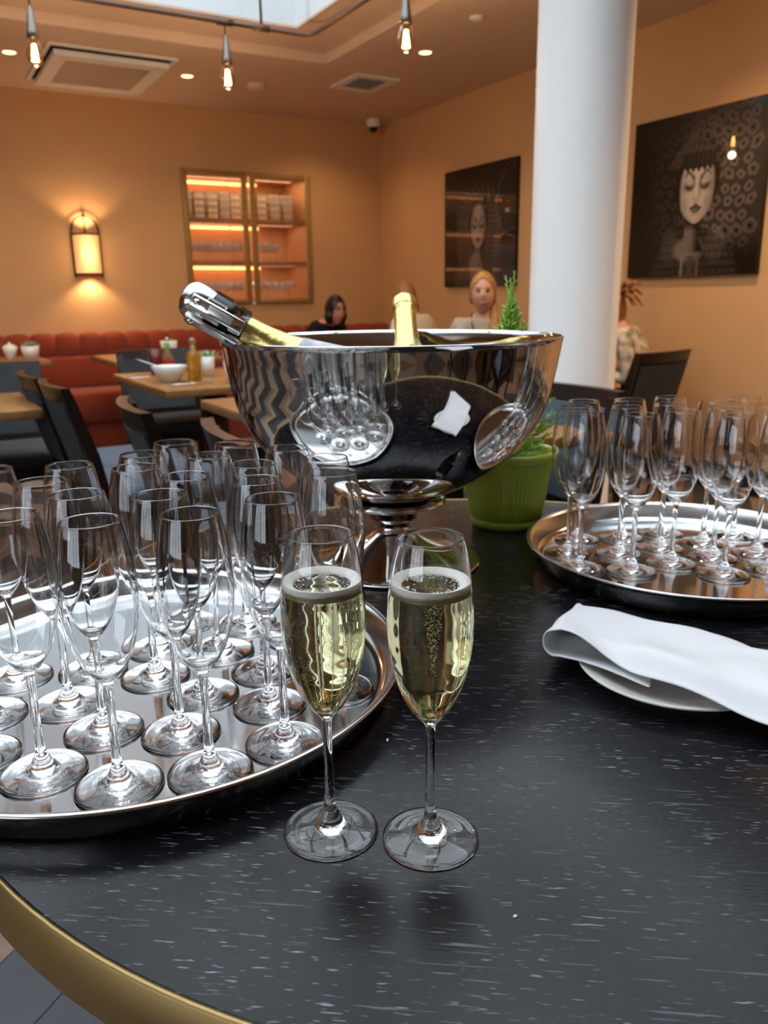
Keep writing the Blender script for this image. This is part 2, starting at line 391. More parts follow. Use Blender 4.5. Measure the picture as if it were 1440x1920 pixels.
put('hoop', MB().tube([(-.1*math.cos(PI*i/24), -.02, .33+.11*math.sin(PI*i/24)) for i in range(25)], .006, 8), M['iron'], t)
put('finial', MB().tube([(0, -.02, .30), (0, -.02, .43), (0, -.02, .445), (0, -.02, .46)], [.005, .005, .011, .004], 10), M['iron'], t)
lamp('lantern_up', (1.345, WY-.075, 1.655), 8, WARM, .03, 'SPOT', rot=(PI-.0, 0, 0), spot=2.2, blend=.5)
lamp('lantern_down', (1.345, WY-.075, 1.32), 8, WARM, .03, 'SPOT', spot=2.2, blend=.5)
lamp('lantern_glow', (1.345, WY-.20, 1.48), 1.6, WARM, .06)

# ------------------------------------------------------------------ glazed niche
t = thing('glass_cabinet', 'lit wall niche cabinet with two brass framed glass doors', 'cabinet', (0, 0, 0))
m = MB(); m.box(NX0-.02, NX1+.02, WY+ND, WY+ND+.02, NZ0-.02, NZ1+.02); put('back_panel', m, M['shelfwood'], t)
for x in (NX0-.02, NX1): put('side_panel', MB().box(x, x+.02, WY+.0, WY+ND, NZ0-.02, NZ1+.02), M['shelfwood'], t)
put('top_panel', MB().box(NX0, NX1, WY, WY+ND, NZ1, NZ1+.02), M['shelfwood'], t); put('bottom_panel', MB().box(NX0, NX1, WY, WY+ND, NZ0-.02, NZ0), M['shelfwood'], t)
SHZ = [1.765, 1.415]
for z in SHZ: put('shelf', MB().box(NX0, NX1, WY+.04, WY+ND, z, z+.03), M['shelfwood'], t)
for z in [NZ1]+SHZ:
    for xa, xb in ((NX0+.02, 2.70), (2.72, 2.98)):
        put('light_strip', MB().box(xa, xb, WY+ND-.06, WY+ND-.03, z-.025, z-.003), M['led'], t)
for k, (xa, xb) in enumerate(((2.14, 2.707), (2.733, 3.30))):
    d = put('door_frame', (lambda m: ([m.box(xa, xa+.05, WY-.03, WY-.001, 1.085, 2.165, .006), m.box(xb-.05, xb, WY-.03, WY-.001, 1.085, 2.165, .006), m.box(xa+.045, xb-.045, WY-.03, WY-.001, 1.085, 1.13, .006), m.box(xa+.045, xb-.045, WY-.03, WY-.001, 2.12, 2.165, .006)], m)[1])(MB()), M['brass2'], t)
    put('glass_pane', MB().box(xa+.045, xb-.045, WY-.018, WY-.014, 1.125, 2.125), M['pane'], d)
for z in [NZ1]+SHZ:
    lamp('strip_glow', (2.72, WY+.20, z-.006), 3.6, (1, .66, .40), (1.0, .006), 'AREA')
lamp('strip_glow', (2.72, WY+.02, NZ1-.006), 1.6, (1, .66, .40), (1.0, .02), 'AREA')
# contents: boxes on top, stemware below
bx = None
spots = [(2.225, 'a'), (2.33, 'b'), (2.45, 'b'), (2.56, 'a'), (2.655, 'b'), (2.80, 'b'), (2.90, 'b'), (3.03, 'a'), (3.15, 'a')]
sty = {}
for bi, (x, kd) in enumerate(spots):
    for k in range(4):
        side = 'left' if x < 2.72 else 'right'; od_ = ['first', 'second', 'third', 'fourth', 'fifth'][bi if bi < 5 else bi-5]; lv_ = ['bottom', 'second lowest', 'second highest', 'topmost'][k]
        lb = '%s box of the %s stack from left on the %s cabinet top shelf' % (lv_, od_, side)
        if kd not in sty:
            b = thing('storage_box', lb, 'box', (x, WY+.2, SHZ[0]+.0305+k*.055), group='boxes in the '+side+' cabinet')
            put('body', MB().box(-.042, .042, -.07, .07, 0, .042), M['box' if kd == 'a' else 'box2'], b); put('lid', MB().box(-.045, .045, -.073, .073, .040, .053), M['box2' if kd == 'a' else 'box'], b)
            sty[kd] = b
        else: again(sty[kd], lb, (x, WY+.2, SHZ[0]+.0305+k*.055), 0, 'boxes in the '+side+' cabinet')
wgm = MB().lathe([(0, .0), (.032, 0), (.032, .002), (.004, .006), (.0035, .06), (.004, .075), (.025, .095), (.033, .125), (.028, .16), (.027, .16), (.031, .125), (.023, .098), (0, .08)], 10).mesh('stemmed_glass')
M['pinkglass'] = mat('stemware_glass', (.98, .88, .84), .2, trans=.35, ior=1.5); wgm.materials.append(M['pinkglass'])
def glasses(xs, ys, z, lb, grp):
    for i_, x in enumerate(xs):
        for j_, y in enumerate(ys): put('stemmed_glass', wgm, None, label='stemmed glass, %s from left in the %s row, %s' % (['first', 'second', 'third', 'fourth', 'fifth', 'sixth', 'seventh'][i_], ['front', 'rear'][j_], lb), cat='glass', group=grp, loc=(x, WY+y, z))
glasses([2.23+.072*i for i in range(7)], (.12, .22), SHZ[1]+.0302, 'left cabinet middle shelf', 'stemware, left middle shelf')
glasses([2.23+.072*i for i in range(7)], (.12, .22), NZ0+.0002, 'left cabinet bottom shelf', 'stemware, left bottom shelf')
glasses([2.86, 2.935, 3.01], (.12, .2), SHZ[1]+.0302, 'right cabinet middle shelf', 'stemware, right middle shelf')
glasses([2.79+.072*i for i in range(6)], (.12, .22), NZ0+.0002, 'right cabinet bottom shelf', 'stemware, right bottom shelf')

# ------------------------------------------------------------------ portraits (flat prints, painted per vertex)
def sm(e0, e1, x): t_ = np.clip((x-e0)/(e1-e0), 0, 1); return t_*t_*(3-2*t_)
def ell_(u, v, cx, cy_, rx, ry, soft=.15): return 1-sm(1-soft, 1+soft, np.sqrt(((u-cx)/rx)**2+((v-cy_)/ry)**2))
def gs(x, s): return np.exp(-(x/s)**2)
def face(u, v, img, cx, cy_, w, h, tone=.62):
    # tapering oval lit from upper left, lowered lids, straight nose, full dark lips; X, Y in face units
    X = (u-cx)/(w*.5); Y = (v-cy_)/(h*.5)
    wd = np.where(Y > .1, np.sqrt(np.clip(1-((Y-.1)/.98)**2, 0, 1)), np.clip(1-.40*(np.clip(.1-Y, 0, 2)/1.05)**2.4, 0, 1)*np.sqrt(np.clip(1-np.clip((-.55-Y)/.47, 0, 1)**2, 0, 1)))
    m = (1-sm(-.05, .05, np.abs(X)-wd))*(Y > -1.02)*(Y < 1.08)
    q = np.abs(X)/np.maximum(wd, .05)
    s = tone*(1.02-.42*q**3-.22*sm(-.2, 1, X)+.05*gs(Y-.62, .3)-.10*sm(-.45, -1, Y))
    for sx in (-1, 1):
        ex = sx*.43
        s = s*(1-.80*gs(X-sx*.50, .30)*gs(Y-.10, .13))*(1-.35*gs(X-sx*.2, .1)*gs(Y-.25, .15))                     # eye hollow
        s = s+tone*.50*gs(X-ex, .17)*gs(Y-.19, .055)                   # lid highlight
        s = s+tone*.10*gs(X-sx*.5, .22)*gs(Y+.16, .13)                 # cheekbone
        s = s*(1-.25*gs(X-sx*.62, .15)*gs(Y+.45, .2))
        ly = .10-.10*(1-((X-ex)/.26)**2)+.03; s = s*(1-.93*gs(Y-ly, .032)*(np.abs(X-ex) < .29))   # lashes
        s = s*(1-.55*gs(Y-(ly-.05), .04)*(np.abs(X-ex) < .24))
        by = .29+.22*sm(.1, .55, sx*X)-.16*sm(.55, .85, sx*X); s = s*(1-.92*gs(Y-by, .075*(1.2-np.abs(X)))*sm(.12, .2, sx*X)*(1-sm(.72, .82, sx*X)))
    s = s+tone*.28*gs(X+.02, .055)*sm(-.22, -.1, Y)*(1-sm(.25, .4, Y)) # ridge of the nose
    s = s*(1-.38*gs(X-.16, .08)*sm(-.30, -.15, Y)*(1-sm(.15, .35, Y)))
    s = s*(1-.30*gs(np.abs(X)-.17, .05)*gs(Y+.24, .06)); s = s*(1-.75*gs(np.abs(X)-.09, .04)*gs(Y+.30, .022)); s = s*(1-.25*gs(X, .14)*gs(Y+.36, .05))
    bow = .02*np.cos(X*14)
    up = (np.abs(X) < .36)*(Y < -.425+bow-.28*np.abs(X))*(Y > -.55); lo = (((X/.33)**2+((Y+.55)/.15)**2) < 1)*(Y < -.545)
    s = np.where(up, tone*.16, s); s = np.where(lo, tone*(.20+.22*gs(X+.06, .12)*gs(Y+.60, .04)), s)
    s = s*(1-.8*gs(Y+.548, .014)*(np.abs(X) < .34)); s = s*(1-.30*gs(X, .2)*gs(Y+.72, .05))
    img[:] = img*(1-m)+np.clip(s, .01, 1)*m
    return m
def paint1(u, v):
    g = np.random.RandomState(3); img = np.full_like(u, .006); cx, cy_ = .50, .49
    r = np.hypot(u-cx, v-cy_); a = np.arctan2(v-cy_, u-cx)
    img += .012*ell_(u, v, .75, .55, .4, .5, .8)
    a1 = ell_(u, v, cx-.02, .06, .30, .17, .2); img = img*(1-a1)+(.02+.05*np.abs(np.sin(u*95)*np.sin(v*80)))*a1
    a1 = ell_(u, v, cx-.03, .16, .085, .11, .4); img = img*(1-a1)+.17*a1
    a1 = (np.abs(u-cx+.01) < .045+.5*np.clip(.24-v, 0, 1))*(v > .12)*(v < .36); img = np.where(a1, .15-.09*sm(.25, .34, v)-.05*sm(0, .05, u-cx), img)
    hd = sm(.13, .17, r)*(1-sm(.30, .42, r)); th = a*14+1.2*np.sin(r*30)
    img += .10*hd*gs(np.sin(th), .22)*sm(.05, .35, v-cy_+.1)+.05*hd*gs(np.sin(a*31+2*np.sin(r*25)), .3)*sm(0, .3, v-cy_)
    for k in range(6):
        rr = .135+.033*k; rr_ = np.hypot((u-cx)*1.0, (v-cy_+.05)*.72); side = sm(.02, .08, np.abs(u-cx))*sm(-.38, -.2, v-cy_)*(1-sm(.05, .22, v-cy_))
        img += .15*gs(rr_-rr, .0048)*side*(.35+.65*(np.sin(np.arctan2(v-cy_+.05, u-cx)*(22+5*k)) > -.2))
    for k in range(-9, 10):
        th0 = k*.16
        for sx in (-1, 1):
            d = np.abs((v-cy_+.02)-sx*0-(np.tan(th0*.8))*(sx*(u-cx))-.25*(u-cx)**2*np.sign(-k)*0); img += .045*gs(d, .004)*(sx*(u-cx) > .09)*(r < .30)
    for cx0, cy0, rr in ((.98, .78, .2), (1.02, .66, .28), (.95, .2, .25), (.06, .16, .2)): img += .05*gs(np.hypot(u-cx0, v-cy0)-rr, .006)
    a1 = ell_(u, v, cx, cy_+.05, .135, .20, .1); img = img*(1-a1)+.008*a1
    face(u, v, img, cx, cy_+.0, .21, .34, .28)
    for k in range(7):
        t_ = -1+k/3; img += .12*gs(np.hypot(u-cx-t_*.085, v-(cy_+.155+.03*(1-t_*t_)))-.012, .005)
    img *= .9+.2*g.rand(*u.shape); return np.clip(img, .003, 1)
def paint2(u, v):
    g = np.random.RandomState(5); img = np.full_like(u, .008); cx, cy_ = .53, .535
    pat = np.zeros_like(u); s = 12.5
    wx, wy = u+.012*np.sin(v*21), v+.012*np.sin(u*17)
    for oy in range(13):
        for ox in range(12):
            px, py = (ox+.5*(oy % 2))/s+g.uniform(-.01, .01), (oy+.5)/s+g.uniform(-.01, .01); rr = g.uniform(.020, .036)*(.8+.3*px)
            X, Y = wx-px, wy-py; th = np.arctan2(Y, X)
            if (ox+oy) % 2: d = (np.abs(X)**1.4+np.abs(Y)**1.4)**(1/1.4)
            else: d = np.hypot(X, Y)*(1+.08*np.sin(5*th+ox))
            pat += .75*gs(d-rr, .0045)+.55*gs(d-rr*.55, .004)-.5*gs(d, rr*.4)+.25*gs(d-rr*1.3, .003)
    msk = sm(.35, .62, u)*sm(.10, .30, v)*(1-.6*sm(.72, .98, v))+.30*sm(.55, .2, np.hypot(u-.42, v-.52))*sm(.05, .3, u)
    img += msk*(.022+.14*np.clip(pat, -.3, 1.3))*(.75+.5*g.rand(*u.shape))
    # dark gown with gathered sleeves
    a1 = np.maximum(ell_(u, v, .53, .02, .33, .24, .10), ell_(u, v, .52, .19, .19, .12, .12)); img = img*(1-a1)+a1*(.010+.035*np.abs(np.sin(u*70+3*np.sin(v*40))*np.sin(v*62)))
    for sx in (-1, 1): a = ell_(u, v, .52+sx*.17, .19, .07, .10, .3); img += a*.05*np.abs(np.sin(np.hypot(u-.52-sx*.17, v-.19)*150))
    a1 = ell_(u, v, .50, .165, .115, .075, .25); img = img*(1-a1)+(.17-.08*sm(.5, .62, u))*a1
    nk = (np.abs(u-cx+.02) < .052+.55*np.clip(.245-v, 0, 1))*(v > .15)*(v < .42); img = np.where(nk, np.clip(.16-.14*sm(.27, .335, v)-.15*sm(-.01, .06, u-cx+.02), .012, 1), img)
    for x0, w_, q in ((.455, .010, .22), (.52, .03, .06), (.575, .009, .12)): a = gs(u-x0, w_)*(v < .125); img = img*(1-a)+q*a
    a1 = ell_(u, v, cx, cy_+.065, .165, .235, .06); hl = .010+.02*gs(np.sin(np.arctan2(v-cy_, u-cx)*18), .3); img = img*(1-a1)+hl*a1
    for row, n_, wd, h0, rr in ((0, 9, .165, .235, .034), (1, 7, .135, .275, .036), (2, 5, .09, .325, .032), (3, 3, .05, .365, .024)):
        for k in range(n_):
            t_ = -1+2*k/(n_-1); px, py = cx+t_*wd, cy_+h0-.06*t_*t_; X, Y = u-px, v-py; d = np.hypot(X, Y); th = np.arctan2(Y, X); e = d/(rr*(1+.22*np.sin(5*th+k)))
            img = np.where(e < 1, .012+.10*gs(e-.85, .10)+.07*gs(e-.4, .12)*(1-t_)*.6, img)
    face(u, v, img, cx, cy_, .255, .41, .50)
    bang = (v > cy_+.115+.35*((u-cx))**2+.012*np.sin(u*150))*(v < cy_+.22)*(np.abs(u-cx) < .125); img = np.where(bang, .014+.03*gs(np.sin(u*90), .3), img)
    img *= .88+.24*g.rand(*u.shape); return np.clip(img, .003, 1)
def portrait(y_left, y_right, z0, z1, fn, lb, nu, nv):
    t = thing('framed_portrait', lb, 'picture', (WX, (y_left+y_right)/2, z0)); h = (y_left-y_right)/2; H = z1-z0
    put('backing_panel', MB().box(-.03, -.004, -h, h, 0, H), M['black'], t)
    uu, vv = np.meshgrid(np.linspace(0, 1, nu), np.linspace(0, 1, nv), indexing='ij')
    img = fn(uu, vv)
    vs = np.stack([np.full(uu.size, -.0315), (h-2*h*uu).ravel(), (H*vv).ravel()], 1)
    me = bpy.data.meshes.new('print'); me.from_pydata(vs.tolist(), [], grid_faces(nu, nv))
    at = me.color_attributes.new('ink', 'FLOAT_COLOR', 'POINT'); I = img.ravel()
    at.data.foreach_set('color', np.stack([I*1.06, I*.90, I*.78, np.ones_like(I)], 1).astype(np.float32).ravel())
    m = bpy.data.materials.get('print_ink')
    if not m:
        m = mat('print_ink', (.1, .1, .1), .28, coat=.7, spec=.15); n = m.node_tree.nodes.new('ShaderNodeAttribute'); n.attribute_name = 'ink'
        b = m.node_tree.nodes['Principled BSDF']; b.inputs['Coat Roughness'].default_value = .01; b.inputs['Coat IOR'].default_value = 1.38
        m.node_tree.links.new(n.outputs['Color'], b.inputs['Base Color'])
    put('print', me, m, t)
portrait(5.80, 4.88, 1.20, 2.095, paint1, 'dark portrait print of a face in a web headdress left of the column', 170, 230)
portrait(3.77, 2.86, 1.215, 2.105, paint2, 'large dark portrait print of a crowned woman right of the column', 300, 330)

# ------------------------------------------------------------------ banquette
t = thing('banquette', 'long rust red banquette with a tufted scalloped back along the far wall', 'sofa', (0, 0, 0))
put('base', MB().box(-3.4, WX-.02, 6.36, WY-.02, 0, .24, .01), M['rust'], t)
x = -3.4; k = 0
while x < WX-.3:
    x1 = min(x+1.24, WX-.02); put('seat_cushion', MB().box(x+.003, x1-.003, 6.28, 6.80, .243, .47, .035), M['rust'], t); put('back_panel', MB().box(x+.002, x1-.002, 6.68, WY-.02, .47, .71, .02), M['rust'], t); x = x1
n = 42; wd = (WX-.02+3.4)/n
chm = MB()
pr = 10; vs = []
for i in range(pr+1): # a pillow channel with a rounded scalloped top
    a = -1+2*i/pr
    for j in range(9):
        b = j/8; zt = .70+(.165+.028*math.sqrt(max(0, 1-a*a)))*b
        dp = .055*math.sqrt(max(0, 1-a*a*.96))*(.55+.45*math.sin(PI*min(1, b*1.0+.05)))
        if j == 8: dp *= .2
        vs.append((a*wd/2, -dp, zt-.70))
    vs.append((a*wd/2, .12, (.165+.02*math.sqrt(max(0, 1-a*a)))))
chm.add(vs, grid_faces(pr+1, 10), True); chme = chm.mesh('channel_cushion'); chme.materials.append(M['rust'])
tuft = MB().ell((0, 0, 0), (.014, .008, .014), 8, 6).mesh('button'); tuft.materials.append(M['rust'])
for i in range(n):
    if -3.4+wd*i < -1.2: continue
    c = put('channel_cushion', chme, None, t, loc=(-3.4+wd*(i+.5), 6.76, .70)); put('button', tuft, None, c, loc=(wd/2, -.006, .03))
put('back_core', MB().box(-3.4, WX-.02, 6.775, WY-.02, .70, .86), M['rust'], t)

# ------------------------------------------------------------------ dining tables and chairs
def make_table(lb, x0, x1, y0, y1, legc=None, rz=0):
    t = thing('dining_table', lb, 'table', ((x0+x1)/2, (y0+y1)/2, 0), rz, 'oak dining tables'); hx, hy = (x1-x0)/2, (y1-y0)/2
    put('tabletop', MB().box(-hx, hx, -hy, hy, .715, .75, .004), M['oak'], t)
    put('pedestal', MB().box(-.055, .055, -.055, .055, .03, .714, .004), M['walnut'], t)
    put('foot', MB().box(-.28, .28, -.28, .28, 0, .03, .01), M['walnut'], t); return t
make_table('oak topped dining table laid with white bowl, oil bottle and potted succulents', .93, 1.68, 3.43, 4.42)
make_table('small oak table by the banquette behind the laid table', 1.14, 1.86, 5.3, 6.1)
make_table('oak table whose corner shows left of the steel bowl', .95, 1.66, 2.45, 3.02)
make_table('oak table cut by the left edge of the photo, behind two dark chairs', -.75, .40, 3.12, 3.78)
make_table('oak table behind the steel bowl and the green pot', 1.02, 1.62, 1.62, 2.25)
make_table('oak table by the banquette far left carrying white pots', -.5, .82, 5.7, 6.4)
def make_chair(lb, loc, rz, fab='fabric'):
    # faces +Y in its own frame
    t = thing('dining_chair', lb, 'chair', loc, rz, 'dark wood dining chairs')
    for sx in (-1, 1):
        put('front_leg', MB().box(sx*.20-.018, sx*.20+.018, .18, .216, 0, .41, .004), M['espresso'], t)
        m = MB(); vs = []
        for z, y, w_ in ((0, -.26, .017), (.25, -.225, .02), (.45, -.215, .022), (.62, -.245, .02), (.83, -.305, .016)):
            vs += [(sx*.205-.016, y-w_, z), (sx*.205+.016, y-w_, z), (sx*.205+.016, y+w_, z), (sx*.205-.016, y+w_, z)]
        fs = [(3, 2, 1, 0), (16, 17, 18, 19)]
        for k in range(4):
            for j in range(4): fs.append((k*4+j, k*4+(j+1) % 4, k*4+4+(j+1) % 4, k*4+4+j))
        put('back_leg', m.add(vs, fs), M['espresso'], t)
    put('seat_rail', (lambda m: (ring(m, -.215, .215, -.235, .216, -.18, .18, -.2, .19, .38, .44), m)[1])(MB()), M['espresso'], t)
    put('seat', MB().box(-.225, .225, -.205, .25, .435, .497, .022), M[fab], t)
    def curve(z0, z1, th, bow, y0, y1, mat_, name, hw=.205, rc=0):
        vs = []; nn = 10
        for (z, yb) in ((z0, y0), (z1, y1)):
            for i in range(nn+1):
                a = -1+2*i/nn; yy = yb-bow*(1-a*a); vs += [(a*hw, yy-th/2, z), (a*hw, yy+th/2, z)]
        o = 2*(nn+1); fs = []
        for i in range(nn):
            q = 2*i; fs += [(q, q+2, o+q+2, o+q), (q+1, o+q+1, o+q+3, q+3), (o+q, o+q+2, o+q+3, o+q+1), (q, q+1, q+3, q+2)]
        fs += [(0, o, o+1, 1), (2*nn, 2*nn+1, o+2*nn+1, o+2*nn)]
        put(name, MB().add(vs, fs), mat_, t)
    curve(.80, .85, .03, .03, -.297, -.312, M['espresso'], 'top_rail', .222)
    curve(.52, .80, .026, .025, -.226, -.297, M[fab], 'back_pad', .19)
    curve(.53, .79, .006, .025, -.247, -.315, M['charcoal'], 'rear_panel', .188)
    curve(.49, .52, .026, .02, -.22, -.226, M['espresso'], 'lower_rail', .19)
    return t
RR = -PI/2   # facing +X
ch = make_chair('dark chair with blue-grey seat, the nearer of the two left of the laid table', (.74, 3.0, 0), RR)
# back top sits .31 behind the origin
again(ch, 'dark wood chair with blue-grey seat, the farther of the two left of the laid table', (.72, 3.45, 0), RR)
again(ch, 'dark chair seen from behind in front of the oak pedestal table', (.83, 2.20, 0), RR-.12)
again(ch, 'dark chair of which only a top rail shows above the rear flutes', (.885, 1.60, 0), RR-.1)
ch2 = make_chair('charcoal padded chair at the left edge of the photo facing the camera', (.33, 3.93, 0), PI, 'charcoal')
again(ch2, 'black chair on the far side of the laid table behind the sauce bottle', (1.25, 4.44, 0), PI)
again(ch, 'blue-grey upholstered chair between the green pot and the right tray', (1.44, 1.86, 0), PI/2)
again(ch2, 'charcoal backed chair half hidden behind the column', (2.64, 3.24, 0), .05)
cb = make_chair('black backed chair right of the column before the ochre wall', (3.12, 3.02, 0), .15, 'black')
for i, (x, y, r) in enumerate(((-1.3, -1.2, 0.3), (-.4, -1.9, 2.8), (1.9, -.55, PI), (1.05, -1.5, -PI/2))):
    again(ch, ['chair behind the photographer seen reflected in the bowl, leftmost', 'chair behind the photographer seen reflected in the bowl, second', 'chair behind the photographer seen reflected in the bowl, right front', 'chair behind the photographer seen reflected in the bowl, right rear'][i], (x, y, 0), r)
make_table('oak table behind the photographer seen reflected in the bowl', 1.6, 2.4, -1.9, -1.1)

# ------------------------------------------------------------------ things on the dining tables
TZ = .7502
def bowl_prof(r, h, th): return [(0, 0), (r*.45, 0), (r*.5, h*.08), (r*.8, h*.5), (r, h), (r-th, h), (r*.75, h*.5), (r*.45, h*.14), (0, h*.12)]
t = thing('serving_bowl', 'white china serving bowl on the laid oak table', 'bowl', (1.06, 3.80, TZ)); put('body', MB().lathe(bowl_prof(.085, .075, .006), 32), M['china'], t)
put('serving_spoon', MB().tube([(.02, 0, .02), (-.05, .02, .075), (-.14, .05, .11)], [.012, .004, .005], 8, flat=.5), M['chrome'], label='steel spoon leaning in the white serving bowl', cat='spoon', loc=(1.06, 3.80, TZ))
t = thing('oil_bottle', 'glass cruet of golden olive oil beside the white bowl', 'bottle', (1.16, 3.74, TZ))
put('body', MB().lathe([(0, 0), (.031, 0), (.033, .01), (.033, .12), (.02, .145), (.014, .155), (.014, .18), (0, .18)], 20), M['oil'], t); put('stopper', MB().lathe([(.016, .178), (.018, .19), (.012, .2), (0, .205)], 14), M['glass'], t)
def knife(nm, lb, loc, rz): return put(nm, MB().tube([(-.10, 0, .006), (-.02, 0, .006), (0, 0, .006), (.10, 0, .006)], [.008, .007, .009, .005], 8, flat=.35), M['chrome'], label=lb, cat='cutlery', loc=loc, rz=rz)
knife('table_knife', 'steel cutlery lying at the near edge of the laid table', (1.10, 3.60, TZ), 0); knife('table_knife', 'steel cutlery left of the white serving bowl', (1.02, 4.06, TZ), .1)
def succulent(lb, loc, kind, h=.085, r=.045, grp='white potted succulents'):
    t = thing('potted_succulent', lb, 'potted plant', loc, random.random(), grp)
    put('pot', MB().lathe([(0, 0), (r*.8, 0), (r, h), (r*.9, h), (r*.85, h*.8), (0, h*.8)], 20), M['china'], t)
    put('soil', MB().lathe([(0, h*.84), (r*.87, h*.82)], 12), M['soil'], t)
    n_ = 12 if kind else 9
    for i in range(n_):
        a = i*2.4; L = (.075 if kind else .05)*(1-.4*i/n_); e = .3+.9*i/n_
        d = Vector((math.cos(a)*math.cos(e), math.sin(a)*math.cos(e), math.sin(e)))
        put('leaf', MB().tube([Vector((0, 0, h*.82)), Vector((0, 0, h*.85))+d*L*.5, Vector((0, 0, h*.86))+d*L], [.004, .011, .002], 6, flat=.5), M['succ'], t)
    return t
succulent('succulent in a tall white pot behind the oil cruet', (1.30, 3.96, TZ), 1, .10, .036)
succulent('succulent in a wide white pot close to the left rim of the steel bowl', (1.30, 3.55, TZ), 1, .10, .06)
succulent('succulent in a white pot on the small table by the banquette', (1.60, 5.70, TZ), 0, .10, .06)
succulent('tall cactus-like succulent in a white pot on the far left table', (.74, 6.05, TZ), 1, .085, .06)
t = thing('sugar_pot', 'white lidded pot on the far left table next to the potted succulent', 'pot', (.62, 6.12, TZ)); put('body', MB().lathe(bowl_prof(.05, .08, .005), 20), M['china'], t); put('lid', MB().lathe([(.048, .079), (.03, .095), (.008, .1), (.01, .11), (0, .113)], 20), M['china'], t)
t = thing('milk_jug', 'small white jug on the far left table, leftmost', 'jug', (.50, 6.1, TZ)); put('body', MB().lathe(bowl_prof(.045, .075, .005), 20), M['china'], t); put('handle', MB().tube([(-.04, 0, .065), (-.07, 0, .055), (-.065, 0, .03), (-.035, 0, .02)], .005, 8), M['china'], t)
t = thing('sauce_bottle', 'sauce bottle with green cap and red label on the laid table', 'bottle', (1.20, 4.32, TZ))
put('body', MB().lathe([(0, 0), (.028, 0), (.03, .01), (.03, .08), (.014, .115), (.013, .13), (0, .13)], 18), mat('sauce_glass', (.6, .35, .2), .05, trans=.5), t); put('label', MB().lathe([(.0305, .02), (.0305, .07)], 18), M['redlabel'], t); put('cap', MB().lathe([(.015, .128), (.015, .155), (0, .157)], 14), M['green'], t)
t = thing('red_tumbler', 'dark red glass tumbler beside the sauce bottle', 'glass', (1.11, 4.22, TZ)); put('body', MB().lathe([(0, 0), (.03, 0), (.036, .13), (.033, .13), (.027, .01), (0, .01)], 20), M['redglass'], t)
t = thing('pepper_mill', 'small pale pepper mill with round knob beside the green capped bottle', 'mill', (1.56, 5.60, TZ)); put('body', MB().lathe([(0, 0), (.022, 0), (.014, .06), (.02, .09), (0, .1)], 16), M['china'], t); put('knob', MB().ell((0, 0, .115), (.016, .016, .016), 12, 8), M['chrome'], t)
t = thing('water_bottle', 'blue capped water bottle with pale label behind the right tray', 'bottle', (1.85, 1.02, TZ-.0))
t.location = (2.05, .88, 0)
put('body', MB().lathe([(0, .7502), (.035, .7502), (.037, .77), (.037, .90), (.015, .95), (.014, .97), (0, .97)], 20), M['glass'], t); put('label', MB().lathe([(.0375, .79), (.0375, .87)], 20), M['bluelabel'], t); put('cap', MB().lathe([(.017, .965), (.017, .99), (0, .992)], 16), M['blue'], t)
make_table('oak table right of the round table carrying the blue capped bottle', 1.85, 2.6, .55, 1.3)

# ------------------------------------------------------------------ people
def skin_mesh(name, nodes, edges, lvl=2):
    me = bpy.data.meshes.new(name); me.from_pydata([n_[0] for n_ in nodes], edges, []); o = bpy.data.objects.new(name, me); COL.objects.link(o)
    md = o.modifiers.new('s', 'SKIN'); md.use_smooth_shade = True
    for i, n_ in enumerate(nodes):
        d = me.skin_vertices[0].data[i]; r = n_[1]; d.radius = r if isinstance(r, tuple) else (r, r); d.use_root = (i == 0)
    sd = o.modifiers.new('d', 'SUBSURF'); sd.levels = lvl; sd.render_levels = lvl
    dg = bpy.context.evaluated_depsgraph_get(); ev = bpy.data.meshes.new_from_object(o.evaluated_get(dg)); bpy.data.objects.remove(o); ev.name = name; return ev
def head_mb(c):
    m = MB(); n_, k_ = 36, 28; vs = []; fs = []
    for i in range(k_+1):
        ph_ = -PI/2+PI*i/k_
        for j in range(n_):
            th = 2*PI*j/n_; x, y, z = math.cos(ph_)*math.cos(th), math.cos(ph_)*math.sin(th), math.sin(ph_)
            X, Y, Z = x*.079, y*.097, z*.124
            if z < 0: X *= 1-.32*z*z; Y *= 1-.12*z*z if y > 0 else 1-.45*z*z
            if y > 0:
                nz = math.exp(-((z+.12)/.18)**2)*math.exp(-(x/.13)**2); Y += nz*.020
                ey = math.exp(-((z-.10)/.10)**2)*math.exp(-((abs(x)-.38)/.17)**2); Y -= ey*.008
                lp = math.exp(-((z+.48)/.09)**2)*math.exp(-(x/.28)**2); Y += lp*.005
                cn = math.exp(-((z+.86)/.15)**2)*math.exp(-(x/.3)**2); Y += cn*.008
            vs.append((c[0]+X, c[1]+Y, c[2]+Z))
    for i in range(k_):
        for j in range(n_): fs.append((i*n_+j, i*n_+(j+1) % n_, (i+1)*n_+(j+1) % n_, (i+1)*n_+j))
    m.add(vs, fs, True)
    for sx in (-1, 1): m.ell((c[0]+sx*.074, c[1]-.005, c[2]-.005), (.010, .02, .03), 10, 8)
    return m
